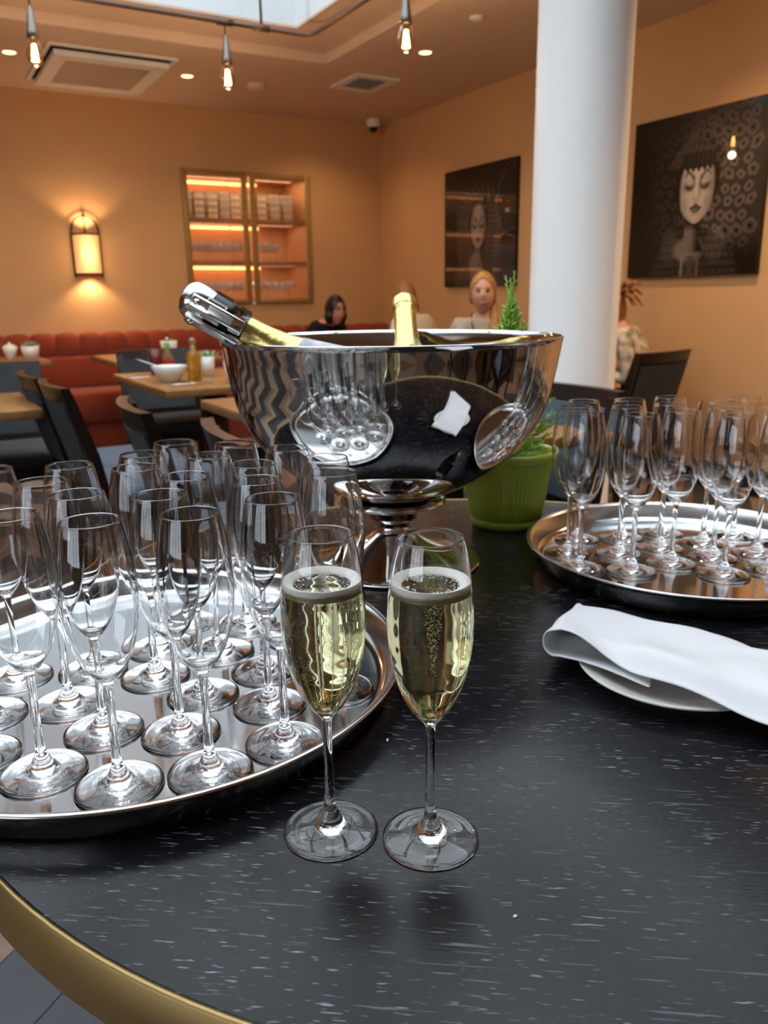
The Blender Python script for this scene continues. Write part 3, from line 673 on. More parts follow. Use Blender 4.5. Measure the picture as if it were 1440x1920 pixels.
def person(lb, loc, rz, top, topcol, haircol, lean=0, hair='tail', scl=1.0, pattern=None, turn=0, glasses=False):
    t = thing('person', lb, 'person', loc, rz, None); t.scale = (scl,)*3; s = .47/scl; L = math.radians(lean)
    def tor(x, y, z): # leans about the hips
        dz = z-(s+.08); return (x, y*math.cos(L)+dz*math.sin(L), s+.08+dz*math.cos(L)-y*math.sin(L))
    N = [((0, -.0, s+.08), (.15, .11)), (tor(0, .0, s+.25), (.125, .09)), (tor(0, 0, s+.445), (.14, .095)), (tor(0, 0, s+.575), (.085, .07)), (tor(0, .01, s+.625), .048), (tor(0, .02, s+.67), .05)]
    E = [(0, 1), (1, 2), (2, 3), (3, 4), (4, 5)]
    nb = len(N); hc = Vector(tor(0, .03, s+.735))
    arms = []; legs = []
    for sx in (-1, 1):
        i = len(N); N += [(tor(sx*.155, -.0, s+.53), .06), (tor(sx*.205, .0, s+.38), .046), (tor(sx*.235, .06, s+.25), .038), ((sx*.17, .27, s+.26), .03), ((sx*.13, .36, s+.265), (.026, .022)), ((sx*.11, .41, s+.265), (.038, .016))]
        E += [(2, i)]+[(i+k, i+k+1) for k in range(5)]; arms.append(i)
        for q in range(4):
            j = len(N); fx = sx*(.085+q*.017); fl = (.05, .058, .062, .05)[q]
            N += [((fx, .43+fl*.3, s+.268), .0095), ((fx, .43+fl, s+.252), .008)]; E += [(i+5, j), (j, j+1)]
        j = len(N); N += [((sx*.075, .41, s+.262), .011), ((sx*.058, .44, s+.255), .009)]; E += [(i+4, j), (j, j+1)]
    for sx in (-1, 1):
        i = len(N); N += [((sx*.10, .05, s+.07), (.085, .08)), ((sx*.115, .42, s+.05), .06), ((sx*.115, .43, .26), .052), ((sx*.115, .40, .09), .036), ((sx*.12, .47, .04), (.038, .035)), ((sx*.12, .56, .03), (.035, .022))]
        E += [(0, i)]+[(i+k, i+k+1) for k in range(5)]; legs.append(i)
    body = skin_mesh('body', N, E, 1)
    hm = head_mb(hc).mesh('h')
    import bmesh
    bm = bmesh.new(); bm.from_mesh(body); bm.from_mesh(hm); bm.to_mesh(body); bm.free(); body.materials.clear(); body.materials.append(M['skin'])
    for p in body.polygons: p.use_smooth = True
    put('body', body, None, t)
    def wrap(name, ids, eds, k, mt):
        NN = [(N[i][0], tuple(r*k+.006 for r in (N[i][1] if isinstance(N[i][1], tuple) else (N[i][1],)*2))) for i in ids]; mp = {i: a for a, i in enumerate(ids)}
        me = skin_mesh(name, NN, [(mp[a], mp[b]) for a, b in eds], 1); me.materials.clear(); me.materials.append(mt); put(name, me, None, t)
    ids = [0, 1, 2, 3]; ed = [(0, 1), (1, 2), (2, 3)]
    for a in arms: ids += [a, a+1, a+2, a+3]; ed += [(2, a), (a, a+1), (a+1, a+2), (a+2, a+3)]
    wrap('jumper', ids, ed, 1.06, topcol)
    ids = [0]; ed = []
    for a in legs: ids += [a, a+1, a+2, a+3]; ed += [(0, a), (a, a+1), (a+1, a+2), (a+2, a+3)]
    wrap('trousers', ids, ed, 1.05, M['trouser'])
    hm_ = haircol
    # face details
    for sx in (-1, 1):
        put('eye', MB().ell((hc.x+sx*.028, hc.y+.0868, hc.z+.013), (.0125, .006, .0065), 10, 6), M['eye'], t)
        put('eyebrow', MB().tube([(hc.x+sx*.013, hc.y+.0935, hc.z+.030), (hc.x+sx*.03, hc.y+.0915, hc.z+.035), (hc.x+sx*.046, hc.y+.082, hc.z+.029)], .0035, 6), hm_, t)
    put('lips', MB().ell((hc.x, hc.y+.0905, hc.z-.058), (.024, .009, .008), 12, 6), M['lip'], t)
    m = MB()
    # cap of hair: shell over skull, open at the face
    n_, k_ = 28, 14; vs = []; fs = []
    for i in range(k_+1):
        for j in range(n_):
            th = 2*PI*j/n_; fr = max(0, math.sin(th)); ph1 = (-.55+1.30*fr**1.2) if hair != 'bob' else (-.95+1.55*fr**1.5)
            ph_ = ph1+(PI/2-ph1)*i/k_; r = 1.07+.02*math.sin(th*9+i)
            if hair == 'bob': r = 1.14
            vs.append((hc.x+math.cos(ph_)*math.cos(th)*.081*r, hc.y-.006+math.cos(ph_)*math.sin(th)*.099*r, hc.z+.006+math.sin(ph_)*.124*r*.98))
    for i in range(k_):
        for j in range(n_): fs.append((i*n_+j, i*n_+(j+1) % n_, (i+1)*n_+(j+1) % n_, (i+1)*n_+j))
    m.add(vs, fs, True)
    if hair == 'tail':
        for q in range(9):
            a = q*.7; o_ = Vector((.012*math.cos(a), .01*math.sin(a), 0))
            m.tube([hc+Vector((-.02, -.09, .02))+o_, hc+Vector((-.065, -.06, -.06))+o_, hc+Vector((-.075, .0, -.15))+o_*1.5, hc+Vector((-.07, .05, -.24))+o_*1.4, hc+Vector((-.065, .07, -.33))+o_*.6], [.010, .014, .015, .012, .004], 8)
    if hair == 'long':
        for q in range(11):
            a = -1.2+q*.24; m.tube([hc+Vector((.07*math.sin(a), -.06*math.cos(a)-.01, .04)), hc+Vector((.085*math.sin(a), -.09*math.cos(a)-.01, -.06)), hc+Vector((.09*math.sin(a), -.085*math.cos(a)-.02, -.18))], [.02, .024, .01], 8)
    if hair == 'updo':
        for q in range(16):
            a = q*.8; d = Vector((math.cos(a)*.07, math.sin(a)*.05-.03, .02+.05*math.sin(q*2.1)))
            m.tube([hc+Vector((0, -.06, .09)), hc+Vector((0, -.07, .12))+d*.5, hc+Vector((0, -.08, .12))+d*1.1, hc+Vector((0, -.09, .07))+d*1.5], [.016, .018, .012, .003], 7)
    if hair == 'bob':
        for q in range(9):
            a = -1.9+q*.475; m.tube([hc+Vector((.075*math.sin(a), -.075*math.cos(a), .0)), hc+Vector((.085*math.sin(a), -.08*math.cos(a), -.06)), hc+Vector((.07*math.sin(a), -.065*math.cos(a), -.115))], [.022, .026, .012], 8)
    put('hair', m, hm_, t)
    if glasses:
        m = MB()
        for sx in (-1, 1): m.tube([(hc.x+sx*.03+.02*math.cos(a*PI/8), hc.y+.100, hc.z+.010+.015*math.sin(a*PI/8)) for a in range(17)], .0015, 6, cap=False); m.tube([(hc.x+sx*.05, hc.y+.098, hc.z+.012), (hc.x+sx*.084, hc.y, hc.z+.01)], .0015, 6)
        put('spectacles', m, M['iron'], t)
    if pattern == 'lanyard':
        put('lanyard', MB().tube([tor(-.07, -.03, s+.61), tor(-.065, .09, s+.55), tor(-.02, .13, s+.40), tor(.02, .13, s+.40), tor(.065, .09, s+.55), tor(.07, -.03, s+.61)], .005, 6), M['black'], t)
    return t
M['trouser'] = mat('dark_trousers', '23252b', .9, bump=.1)
M['beige'] = mat('beige_knit', 'b9a58c', .9, bump=.4, bscale=160, var=.1, vscale=60)
M['cream'] = mat('cream_knit', 'e4d3bd', .9, bump=.3, bscale=160)
M['blackcloth'] = mat('black_cloth', '101013', .85, bump=.1)
M['blouse'] = mat('patterned_blouse', 'b5a896', .8, var=.75, vscale=16)
M['blond'] = mat('blond_hair', 'b08048', .5, var=.25, vscale=30, stretch=(6, 6, 1)); M['brown'] = mat('light_brown_hair', 'a06a38', .5, var=.25, vscale=30, stretch=(6, 6, 1)); M['dark'] = mat('black_hair', '0e0b0b', .35)
def seat_person(lb, head, rz, scl, lean, *a, chair=None, **k):
    # head = where the head is in plan; the hips follow from the lean
    off = (math.sin(math.radians(lean))*.655+.03)*scl; hx, hy = head.x+math.sin(rz)*off, head.y-math.cos(rz)*off
    if chair: again(ch, chair, (hx+.03*math.sin(rz), hy-.03*math.cos(rz), 0), rz)
    return person(lb, (hx, hy, 0), rz, 1, *a, lean=lean, scl=scl, **k)
seat_person('blond woman with a side ponytail in a beige jumper and dark lanyard facing the camera', W(.586, 4.75), 2.49, .91, 5, M['beige'], M['blond'], hair='tail', pattern='lanyard', chair='dark wood chair under the blond woman facing the camera')
seat_person('woman with black bobbed hair and glasses in black sitting on the banquette', W(-.372, 6.80), PI+.12, .90, 33, M['blackcloth'], M['dark'], hair='bob', glasses=True)
seat_person('person with long light brown hair in a cream top seen from behind', W(.168, 6.05), .15, .93, 20, M['cream'], M['brown'], hair='long', chair='dark wood chair under the person in the cream top')
seat_person('person with a tousled updo and patterned blouse half hidden by the column', W(1.315, 4.75), .5, .86, 28, M['blouse'], M['brown'], hair='updo')
st = thing('stool', 'round padded stool under the person in the patterned blouse', 'stool', (3.66, 3.18, 0))
put('seat', MB().lathe(fine([(0, .40), (.15, .40), (.17, .42), (.17, .45), (.15, .468), (0, .47)], 2), 32), M['charcoal'], st)
for k in range(4): put('leg', MB().tube([(.14*math.cos(k*PI/2+.4), .14*math.sin(k*PI/2+.4), 0), (.11*math.cos(k*PI/2+.4), .11*math.sin(k*PI/2+.4), .40)], .014, 8), M['espresso'], st)
make_table('oak table between the person in cream and the banquette', 2.85, 3.6, 5.45, 5.90)

# ------------------------------------------------------------------ the round table
tc = W(.128, .859); TR = .567
tm = mat('black_oak', (.012, .013, .016), .30, spec=.3)
nt = tm.node_tree; b = nt.nodes['Principled BSDF']
tcn = nt.nodes.new('ShaderNodeTexCoord'); rot = nt.nodes.new('ShaderNodeMapping'); rot.inputs['Rotation'].default_value = (0, 0, 0)
nt.links.new(tcn.outputs['Object'], rot.inputs[0])
def tex(scale3, sc, det=2, off=0):
    mp = nt.nodes.new('ShaderNodeMapping'); mp.inputs['Scale'].default_value = scale3; mp.inputs['Location'].default_value = (off, off, 0)
    n_ = nt.nodes.new('ShaderNodeTexNoise'); n_.inputs['Scale'].default_value = sc; n_.inputs['Detail'].default_value = det
    nt.links.new(rot.outputs[0], mp.inputs[0]); nt.links.new(mp.outputs[0], n_.inputs[0]); return n_.outputs[0]
def rng(src, a, b_, c=0, d=1):
    r = nt.nodes.new('ShaderNodeMapRange'); r.inputs[1].default_value = a; r.inputs[2].default_value = b_; r.inputs[3].default_value = c; r.inputs[4].default_value = d; nt.links.new(src, r.inputs[0]); return r.outputs[0]
def mth(op, a, b_):
    n_ = nt.nodes.new('ShaderNodeMath'); n_.operation = op
    for i, q in enumerate((a, b_)):
        if isinstance(q, (int, float)): n_.inputs[i].default_value = q
        else: nt.links.new(q, n_.inputs[i])
    return n_.outputs[0]
dash = rng(tex((1, 9, 1), 72, 1),   .668, .75); gate = rng(tex((1, 1.5, 1), 14, 3, 3), .36, .62)
pores = mth('MULTIPLY', dash, gate)
scr = rng(tex((1.2, 34, 1), 16, 1, 7), .71, .75, 0, .35); allp = mth('MAXIMUM', pores, scr)
haze = rng(tex((1, 1, 1), 5, 5, 1), .35, .75)
mix = nt.nodes.new('ShaderNodeMix'); mix.data_type = 'RGBA'; mix.inputs[6].default_value = (.008, .009, .012, 1); mix.inputs[7].default_value = (.30, .33, .38, 1)
nt.links.new(allp, mix.inputs[0]); nt.links.new(mix.outputs[2], b.inputs['Base Color'])
rg = mth('ADD', rng(haze, 0, 1, .19, .27), mth('MULTIPLY', allp, .3)); nt.links.new(rg, b.inputs['Roughness'])
grain = tex((1, 22, 1), 30, 3, 2); bp = nt.nodes.new('ShaderNodeBump'); bp.inputs['Strength'].default_value = .10; bp.inputs['Distance'].default_value = .001
nt.links.new(mth('SUBTRACT', grain, allp), bp.inputs['Height']); nt.links.new(bp.outputs[0], b.inputs['Normal'])
t = thing('round_table', 'round black stained oak table with a brass edge band in the foreground', 'table', (tc.x, tc.y, 0), -YAW-.11)
put('tabletop', MB().lathe([(0, TT-.035), (TR-.002, TT-.035), (TR-.002, TT-.0008), (TR-.0035, TT), (0, TT)], 160), tm, t)
put('edge_band', MB().lathe([(TR-.002, TT-.046), (TR+.001, TT-.046), (TR+.002, TT-.044), (TR+.002, TT-.001), (TR+.0005, TT+.0007), (TR-.002, TT+.0003)], 160, close=True), M['brass'], t)
put('pedestal', MB().lathe([(.06, .03), (.05, .1), (.05, TT-.05), (.12, TT-.036), (0, TT-.036)], 40), M['black'], t)
put('foot_plate', MB().lathe([(0, 0), (.3, 0), (.3, .012), (.06, .035), (0, .035)], 60), M['black'], t)
rs = random.Random(4)
for i in range(5):
    r, f = [(.075, .40), (.0, .60), (.33, .42), (.37, .47), (.26, .45)][i]; p = W(r, f, TT)
    put('crumb', MB().ell((0, 0, .0008), (.0016+.0006*(i % 3), .001, .0009), 8, 6), M['cloth'], label=['tiny pale crumb on the black table just below the right full flute', 'tiny pale crumb on the black table by the plate', 'tiny pale crumb near the lower right corner of the table', 'tiny pale crumb, the rightmost on the black table', 'tiny pale crumb between the full flutes and the right corner'][i], cat='crumb', loc=p, rz=i)

# ------------------------------------------------------------------ flutes
out_b = [(.0036, .084), (.0048, .0865), (.0085, .0905), (.0135, .097), (.0185, .106), (.0225, .117), (.0252, .128), (.0269, .140), (.0277, .152), (.0275, .164), (.0264, .178), (.0245, .192), (.0226, .2025), (.0210, .2090)]
in_b = [(.0203, .2090), (.0219, .2025), (.0238, .192), (.0257, .178), (.0268, .164), (.0270, .152), (.0262, .140), (.0245, .128), (.0217, .117), (.0176, .106), (.0124, .0975), (.0070, .0925), (.0030, .0905), (0, .090)]
bowl_me = MB().lathe(fine(out_b)+[(.02105, .2094), (.0208, .2098), (.0203, .2098)]+fine(in_b), 48).mesh('bowl'); bowl_me.materials.append(M['glass'])
stem_me = MB().lathe(fine([(.0066, .0135), (.0044, .018), (.0038, .024), (.0034, .035), (.0031, .05), (.0031, .065), (.0033, .077), (.0036, .084)]), 24).mesh('stem'); stem_me.materials.append(M['glass'])
foot_me = MB().lathe([(0, .0012), (.012, .0010), (.026, .0003), (.031, 0), (.0328, .0002), (.0333, .0009), (.0330, .0017), (.0320, .0022)]+fine([(.0320, .0022), (.024, .0032), (.016, .0048), (.0115, .0066), (.0085, .0098), (.0066, .0135)])[1:], 48).mesh('foot'); foot_me.materials.append(M['glass'])
def flute(lb, p, group=None, sc=1):
    t = thing('champagne_flute', lb, 'glass', p, random.random()*6, group)
    put('bowl', bowl_me, None, t); put('stem', stem_me, None, t); put('foot', foot_me, None, t); t.scale = (1, 1, sc); return t
def rad_at(z):
    pr = in_b[::-1]
    for (r0, z0), (r1, z1) in zip(pr, pr[1:]):
        if z0 <= z <= z1: return r0+(r1-r0)*(z-z0)/(z1-z0)
    return .02
for k, (r, f, lv, lb) in enumerate(((-.0405, .484, .1770, 'full champagne flute, the left of the two in the foreground'), (.0285, .4735, .1790, 'full champagne flute, the right of the two in the foreground'))):
    t = flute(lb, W(r, f, TT+.0002), 'filled champagne flutes', 1.033)
    zs = [.0905+(lv-.0905)*i/26 for i in range(27)]
    pr = [(0, .0899)]+[(rad_at(z)-.00005 if z > lv-.005 else rad_at(z)+.0003, z) for z in zs]+[(rad_at(lv)-.0015, lv-.0003), (0, lv-.0003)]
    put('champagne', MB().lathe(pr, 48), M['wine'], t)
    m = MB(); R_ = rad_at(lv)+.0002
    m.lathe([(R_-.0078, lv+.0001), (R_-.0070, lv+.0012), (R_-.0042, lv+.0026), (R_-.0016, lv+.0034), (R_-.0006, lv+.0036), (R_-.0005, lv-.0036), (R_-.0014, lv-.0034), (R_-.0045, lv-.0014)], 48, close=True)
    put('foam_ring', m, M['foam'], t)
    m = MB(); rs = random.Random(11+k)
    for i in range(420 if k else 160):
        u = rs.random()**.7; z = .122+(lv-.126)*u; sp = .0015+.0065*u*u
        if not k: sp = .018; z = .12+(lv-.13)*rs.random()
        a = rs.random()*6.28; q = rs.random()**.5*sp
        x, y = q*math.cos(a)+(-.004 if k else 0), q*math.sin(a)
        s_r = .00016+.00022*rs.random(); m.ell((x, y, z), (s_r,)*3, 6, 4)
    put('bubbles', m, M['foam'], t, kind='stuff')
    m = MB()
    for i in range(150):
        a = rs.random()*6.28; q = R_-.006-abs(rs.gauss(0, .004)); q = max(0, q); s_r = .0003+.0005*rs.random()
        m.ell((q*math.cos(a), q*math.sin(a), lv), (s_r, s_r, s_r*.6), 6, 4)
    put('surface_froth', m, M['foam'], t, kind='stuff')

# ------------------------------------------------------------------ trays with empty flutes
def tray(lb, c, Ro, grp):
    t = thing('round_tray', lb, 'tray', (c.x, c.y, TT+.0002), .4, 'round steel trays'); Rf = Ro-.017
    pr = [(0, .0035), (Rf-.009, .0035), (Rf-.003, .0045), (Rf+.001, .008), (Rf+.007, .026), (Ro-.006, .0300), (Ro-.002, .0312), (Ro, .0296), (Ro-.0015, .0272), (Ro-.005, .0268)]
    put('pan', MB().lathe(pr[:4], 128), M['tray'], t); put('rim', MB().lathe(pr[3:]+[(Ro-.0085, .0255), (Rf+.0065, .020), (Rf+.0035, .004), (Rf-.001, .0006), (Rf-.008, .0003), (0, .0003)], 128), M['tray_side'], t)
    return Rf
def relax(P_, c, Rmax, dmin=.0685, it=400):
    P_ = [list(p) for p in P_]
    for _ in range(it):
        for i in range(len(P_)):
            for j in range(i):
                dx, dy = P_[i][0]-P_[j][0], P_[i][1]-P_[j][1]; d = math.hypot(dx, dy)
                if d < dmin:
                    q = (dmin-d)/2/d*.6; P_[i][0] += dx*q; P_[i][1] += dy*q; P_[j][0] -= dx*q; P_[j][1] -= dy*q
            dx, dy = P_[i][0]-c[0], P_[i][1]-c[1]; d = math.hypot(dx, dy)
            if d > Rmax: P_[i][0] = c[0]+dx/d*Rmax; P_[i][1] = c[1]+dy/d*Rmax
    return P_
LC = (-.236, .712); RC = (.420, 1.050); LR, RR_ = .252, .222
Rf = tray('round stainless steel tray at left crowded with empty flutes', W(*LC), LR, 'l'); Rg = tray('round stainless steel tray at right crowded with empty flutes', W(*RC), RR_, 'r')
K = 1.050
rowsL = [('front row', [(-.261, .532), (-.196, .510), (-.130, .526), (-.078, .565)]),
         ('second row', [(-.279, .631), (-.233, .585), (-.168, .582), (-.101, .623), (-.045, .656)]),
         ('third row', [(-.345, .684), (-.276, .695), (-.214, .686), (-.161, .645), (-.114, .692), (-.057, .715)]),
         ('rear row', [(-.225, .747), (-.210, .800), (-.162, .736), (-.150, .794), (-.093, .763)])]
rowsR = [('front row', [(.250, .977), (.311, .963), (.384, .990), (.419, .944), (.478, .956)]),
         ('second row', [(.258, 1.035), (.318, 1.025), (.371, 1.035), (.439, .998), (.495, 1.014), (.54, .98)]),
         ('rear row', [(.285, 1.085), (.333, 1.095), (.395, 1.101), (.450, 1.08), (.490, 1.085), (.53, 1.05)])]
ordn = ['leftmost', 'second from left', 'third from left', 'fourth from left', 'fifth from left', 'sixth from left']
for side, rows, c, R_ in (('left', rowsL, LC, Rf), ('right', rowsR, RC, Rg)):
    P_ = []; L_ = []
    for nm, ps in rows:
        for i, p in enumerate(ps):
            P_.append((p[0]*K, p[1]*K)); L_.append('empty champagne flute on the %s tray, %s in the %s back' % (side, ordn[i], nm) if nm[0] in 'st' else 'empty champagne flute on the %s tray, %s in the %s' % (side, ordn[i], nm))
    if side == 'left': P_ += [(-.325, .575), (-.352, .645)]; L_ += ['empty champagne flute cut by the left edge of the photo, nearer one', 'empty champagne flute cut by the left edge of the photo, farther one']
    P_ = relax(P_, c, R_-.042, .0678)
    for p, lb in zip(P_, L_): flute(lb, W(p[0], p[1], TT+.0041), 'empty flutes on the %s tray' % side)

# ------------------------------------------------------------------ steel bowl
bc = W(.013, 1.08)
t = thing('champagne_bowl', 'large polished steel champagne bowl on a flared foot holding two bottles', 'bowl', (bc.x, bc.y, TT))
outer = [(.072, .101), (.085, .107), (.106, .117), (.141, .137), (.176, .170), (.202, .215), (.213, .255), (.2215, .303), (.2235, .309)]
outer = fine([(.0, .0965), (.04, .097)]+outer, 3)
inner = fine([(.2225, .3105), (.2195, .3095), (.2155, .300), (.209, .255), (.198, .215), (.172, .173), (.137, .141), (.10, .1215), (.05, .110), (0, .108)], 3)
put('basin', MB().lathe(outer+inner, 128), M['steel'], t)
put('collar', MB().lathe(fine([(0, .0955), (.045, .0955), (.060, .0950), (.070, .0925), (.0735, .0885), (.070, .0850), (.055, .081), (.034, .078)], 2), 96), M['steel'], t)
put('foot', MB().lathe(fine([(.034, .078), (.0335, .068), (.032, .062), (.0245, .057), (.023, .052), (.0265, .044), (.038, .034), (.056, .0245), (.078, .016), (.099, .010), (.114, .0065), (.120, .0045), (.1215, .0022), (.120, .0003)], 2)+[(0, .0003)], 96), M['steel'], t)

def bottle(lb, top, bot, label_on=True, clamp=False):
    ax = (Vector(top)-Vector(bot)).normalized(); q = Vector((0, 0, 1)).rotation_difference(ax)
    t = thing('champagne_bottle', lb, 'bottle', Vector(bot)); t.rotation_mode = 'QUATERNION'; t.rotation_quaternion = q
    prof = fine([(0, .018), (.025, .01), (.037, .0), (.0435, .006), (.044, .02), (.044, .15), (.0425, .165), (.036, .188), (.0258, .206), (.0184, .229), (.0160, .250), (.0165, .265), (.0152, .290)], 2)
    put('glass_body', MB().lathe(prof+[(.0148, .300), (.0165, .301), (.0165, .308), (.0148, .312), (0, .312)], 40), M['green_glass'], t)
    top_f = .288 if clamp else .318
    f0 = ([(.0250, .224)] if clamp else [(.0372, .186), (.0268, .206)])+([(.0213, .238), (.0173, .265), (.0162, .286)] if clamp else [(.0200, .229), (.0176, .250), (.0168, .286)])
    if clamp: put('foil', MB().lathe(fine(f0, 3), 48), M['gold'], t)
    else:
        put('foil', MB().lathe(fine(f0, 3)+[(.0170, .290), (.0180, .297), (.0190, .300), (.0188, .304), (.0184, .308), (.0190, .314), (.0184, .322), (.0135, .3265), (0, .328)], 48, rib=.0004, ribn=8), M['gold'], t)
        put('wire_cage', MB().tube([(.0191*math.cos(a*PI/16), .0191*math.sin(a*PI/16), .303) for a in range(33)], .0007, 6, cap=False), M['nickel'], t)
    m = MB(); m.lathe([(.0446, .06), (.0446, .145)], 48); put('label', m, M['china'], t, label='white paper label')
    m = MB(); m.lathe(fine([(.0440, .162), (.0412, .174), (.0372, .187), (.0292, .212), (.0256, .224)] if clamp else [(.0440, .162), (.0412, .174), (.0378, .186)], 2), 48); put('neck_label', m, mat('neck_label', 'c0c4cf', .4, var=.7, vscale=45), t, label='blue and red collar label')
    if clamp:
        s = put('stopper', MB().lathe([(.0175, .303), (.0195, .305), (.0205, .312), (.0205, .345), (.0185, .355), (.011, .360), (0, .361)], 40), M['black'], t, label='chrome and black sealing stopper')
        def shell(a0, a1, z0, z1, r0, r1, mt, nm):
            m = MB(); vs = []; n_ = 12
            for z in (z0, z0+.001, z1-.001, z1):
                for i in range(n_+1):
                    a = a0+(a1-a0)*i/n_; r_ = r1-(.0012 if z in (z0, z1) else 0); vs += [(r0*math.cos(a), r0*math.sin(a), z), (r_*math.cos(a), r_*math.sin(a), z)]
            st = 2*(n_+1); fs = []
            for k in range(3):
                for i in range(n_): q_ = k*st+2*i; fs.append((q_+1, q_+3, q_+st+3, q_+st+1))
                fs += [(k*st, k*st+1, (k+1)*st+1, (k+1)*st), (k*st+2*n_+1, k*st+2*n_, (k+1)*st+2*n_, (k+1)*st+2*n_+1)]
            for i in range(n_): fs += [(2*i, 2*i+2, 2*i+3, 2*i+1), (3*st+2*i, 3*st+2*i+1, 3*st+2*i+3, 3*st+2*i+2)]
            put(nm, m.add(vs, fs, False), mt, s)
        put('cap', MB().lathe(fine([(.0212, .332), (.0222, .345), (.0205, .358), (.013, .3655), (0, .3675)], 3), 40), M['chrome'], s)
        # local x axis is turned to face the photographer below
        for k, a in enumerate((0, 2*PI/3*1.0, -2*PI/3)):
            shell(a-.55, a+.55, .313, .336, .0195, .0232, M['chrome'], 'clamp_sleeve'); shell(a-.50, a+.50, .288, .303, .0172, .0215, M['chrome'], 'clamp_jaw')
        for sgn in (1.05, -1.05+PI):
            A = Matrix.Rotation(sgn, 4, 'Z')
            m = MB().box(.0205, .0262, -.0075, .0075, .286, .352, .002, T=A); put('lever', m, M['chrome'], s)
            put('lever_slot', MB().box(.0260, .0268, -.004, .004, .30, .33, .0003, T=A), mat('slot_steel', (.8, .8, .78), .35, .6), s)
            put('pivot_pin', MB().tube([A @ Vector((.0262, 0, .344)), A @ Vector((.0285, 0, .344))], .0038, 14), M['chrome'], s)
    return t
b1b = W(.0835, .95, .945); b1t = W(-.227, .95, 1.1275)
ax = (b1t-b1b).normalized()
B1 = bottle('open champagne bottle with a chrome stopper leaning out over the left rim', b1t, b1b, clamp=True)
# scale: stopper tip reaches the wanted point
B1.location = b1t-ax*.3675
B1.rotation_quaternion = B1.rotation_quaternion @ Matrix.Rotation(2.2, 4, 'Z').to_quaternion()
b2b = W(.042, 1.041, .898); b2t = W(.036, 1.285, 1.117); ax = (b2t-b2b).normalized()
B2 = bottle('unopened champagne bottle with gold foil cap leaning on the back rim', b2t, b2b); B2.location = b2t-ax*.327

# ------------------------------------------------------------------ green pot with a small conifer
pp = W(.199, 1.262)
t = thing('potted_conifer', 'small bright green conifer in a ribbed green glazed pot', 'potted plant', (pp.x, pp.y, TT+.0003))
put('pot', MB().lathe([(0, 0), (.052, 0), (.056, .004), (.057, .012), (.0545, .014)]+[(.0575+.0145*i/8, .016+.094*i/8) for i in range(9)], 300, rib=.0010, ribn=60), M['pot'], t)
put('pot_lip', MB().lathe([(.0725, .109), (.076, .111), (.0775, .118), (.0765, .1235), (.073, .124), (.070, .118), (.067, .10), (.06, .098)], 96), M['pot'], t)
put('soil', MB().lathe([(0, .104), (.0675, .100)], 40), M['soil'], t)
put('trunk', MB().tube([(0, 0, .10), (.004, .002, .2), (.002, 0, .30), (0, 0, .36)], [.006, .005, .003, .001], 8), M['bark'], t)
rs = random.Random(9); mA = MB(); mB = MB()
tob = (bc-pp); tob.z = 0; tob.normalize()
def frond(base, d, L, dens=1):
    d = d.normalized()
    if d.dot(tob) > .15 and base.z < .34: L = min(L, max(.008, (.038+.10*max(0, .2-base.z)-base.dot(tob))/d.dot(tob)))
    side = d.cross(Vector((0, 0, 1)));
    if side.length < .1: side = Vector((1, 0, 0))
    side.normalize(); upv = side.cross(d)
    pts_ = [base+d*L*u+Vector((0, 0, .12*L*u*u)) for u in (0, .35, .7, 1)]
    mA.tube(pts_, [.0016, .0014, .0011, .0005], 5)
    n_ = int(L/.0036)
    for i in range(2, n_):
        u = i/n_; p = base+d*L*u+Vector((0, 0, .12*L*u*u))
        a = rs.random()*6.28; o_ = (side*math.cos(a)+upv*math.sin(a)*.6)
        nd = (d*.75+o_).normalized(); ln = (.014*(1-u*.55))*(.7+.6*rs.random())
        mm = mB if rs.random() < .4 else mA
        e = p+nd*ln; w_ = nd.cross(d)
        if w_.length < .01: continue
        w_ = w_.normalized()*.0013; h_ = nd.cross(w_).normalized()*.0011
        mm.add([p-w_, p+w_, p+h_, e], [(0, 1, 3), (1, 2, 3), (2, 0, 3)])
for i in range(135):
    u = i/134; z = .10+.235*u; a = i*2.399; L = .080*(1-u)**.95+.020; el = .25+.95*u+rs.uniform(-.15, .15)
    if u < .15: L *= .8
    d = Vector((math.cos(a)*math.cos(el), math.sin(a)*math.cos(el), math.sin(el))); base = Vector((0, 0, z))
    frond(base, d, L)
    for k in range(2):
        q = base+d*L*(.4+.25*k); s_ = Vector((-d.y, d.x, .2))*(1 if k else -1); frond(q, d*.7+s_*.7, L*.45)
for k in range(4): frond(Vector((0, 0, .33)), Vector((rs.uniform(-.15, .15), rs.uniform(-.15, .15), 1)), .045+.005*k)
put('foliage', mA, M['fir'], t, kind='stuff'); put('foliage_tips', mB, M['fir2'], t, kind='stuff')

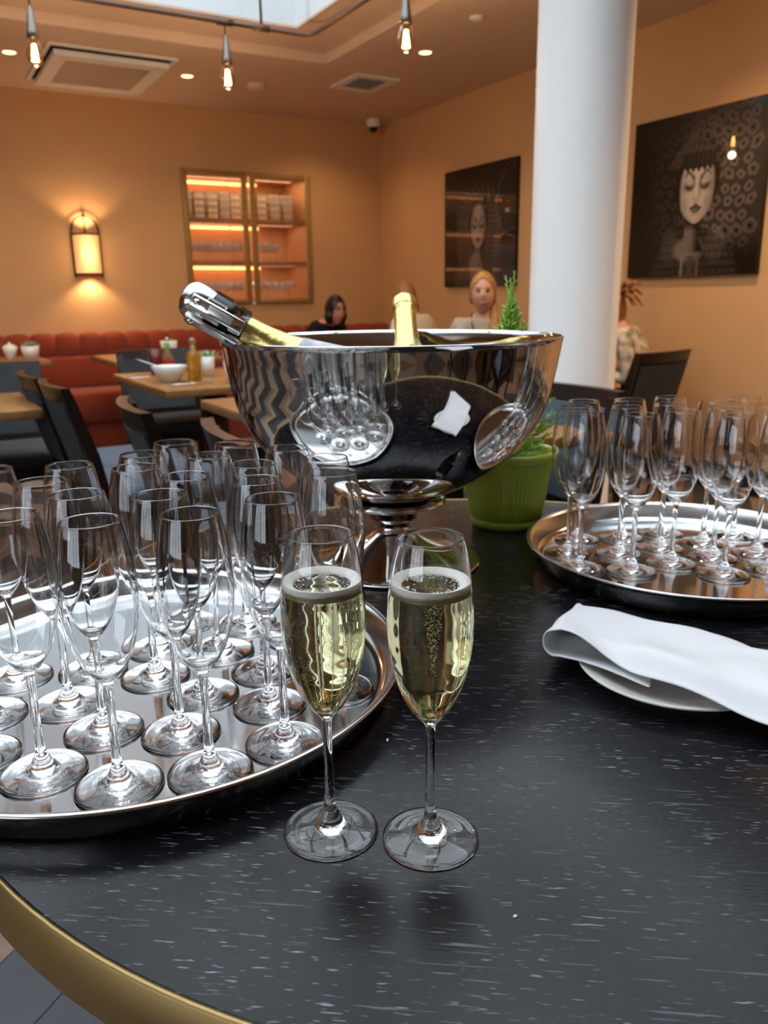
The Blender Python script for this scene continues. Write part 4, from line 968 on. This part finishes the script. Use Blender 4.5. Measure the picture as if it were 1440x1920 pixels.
# ------------------------------------------------------------------ plate and napkin
pl = W(.278, .703); t = thing('dinner_plate', 'shallow cream plate under the folded white napkin', 'plate', (pl.x, pl.y, TT+.0002))
put('dish', MB().lathe(fine([(0, .003), (.04, .003), (.058, .006), (.075, .0125), (.0905, .0175), (.0915, .0170), (.0905, .0155), (.075, .009), (.056, .001), (.052, 0), (0, 0)], 2), 96), M['china'], t)
A0, A1 = Vector((.2110, .832)), Vector((.154, .728))      # left fold: rear end and front end
B0, B1_ = Vector((.43, .682)), Vector((.387, .512))       # right end: rear and front
nu, nv = 90, 40
def nap(layer, thick):
    vs = []
    rad = .0105
    for i in range(nu):
        s = i/(nu-1)
        for j in range(nv):
            v = j/(nv-1); Lq = (A0+(A1-A0)*v); Rq = (B0+(B1_-B0)*v); d = (Rq-Lq).normalized(); Ln = (Rq-Lq).length
            rr = rad*(.55+.75*v)
            arc = PI*rr
            if s < .14: # under layer coming to the fold
                u = s/.14; x = (.62-.62*u)*Ln*.5+rr; z = -rr*.9; 
            elif s < .26:
                a = (s-.14)/.12*PI; x = rr-rr*1.0*math.sin(a); z = -rr*math.cos(a)
            else:
                u = (s-.26)/.74; x = rr+u*(Ln-rr); z = rr
            q = Lq+d*x
            tt_ = max(0, (s-.26)/.74)
            wr = 0
            if s >= .26:
                wr = .0035*math.sin(v*7+tt_*5)*math.sin(tt_*PI)+.0022*math.sin(tt_*16+v*9)*(1-v)*min(1, tt_*6)+.003*math.sin((tt_*3.2-v*1.1)*5)*v*v
                wr += -.017*sm0(.80, 1.0, v)*sm0(.05, .3, tt_)*(1-.35*tt_) - .004*tt_ - .010*sm0(.9, 1, 1-v)*.3
            base = .0235+.008*v*(1-tt_)*1.1
            z_ = base+z+wr+(.0028*math.sin(v*12+x*40) if s < .2 else 0)
            z_ = max(z_, .0145 if s < .2 else .008)
            w_ = W(q.x+.0015*math.sin(v*9+tt_*7), q.y+.004*math.sin(tt_*9)*(1 if v > .5 else .6), 0); vs.append((w_.x, w_.y, TT+z_+.0))
    return vs
def sm0(a, b_, x): x = min(1, max(0, (x-a)/(b_-a))); return x*x*(3-2*x)
nm = MB().add(nap(0, 0), grid_faces(nu, nv), True)
o = put('linen_napkin', nm, M['cloth'], label='folded white linen napkin lying across the cream plate', cat='napkin')
md = o.modifiers.new('thickness', 'SOLIDIFY'); md.thickness = .0022; md.offset = 0
md = o.modifiers.new('soft', 'SUBSURF'); md.levels = 1; md.render_levels = 1

# ------------------------------------------------------------------ pendants (last, from the conduit)
cx_ = [(.78, 4.77, 'lit bulb pendant at far left of the conduit near the cassette'), (1.80, 4.77, 'lit bulb pendant hanging in the middle between vent and cassette'), (2.33, 3.71, 'lit bulb pendant nearest the white column')]
first = None
ctree = [o for o in COL.objects if o.name.startswith('ceiling_conduit')][0]
for x, y, lb in cx_:
    p = pendant(x, y, lb, first); first = first or p
    put('coupling', clampbox(x, y, 'x' if y > 4.5 else 'y'), M['pipe'], ctree)
put('coupling', clampbox(2.02, 4.77, 'x'), M['pipe'], ctree)
put('hanger_rod', MB().tube([(2.02, 4.77, cz+.01), (2.02, 4.77, SKZ-.1)], .008, 8), M['pipe'], ctree)
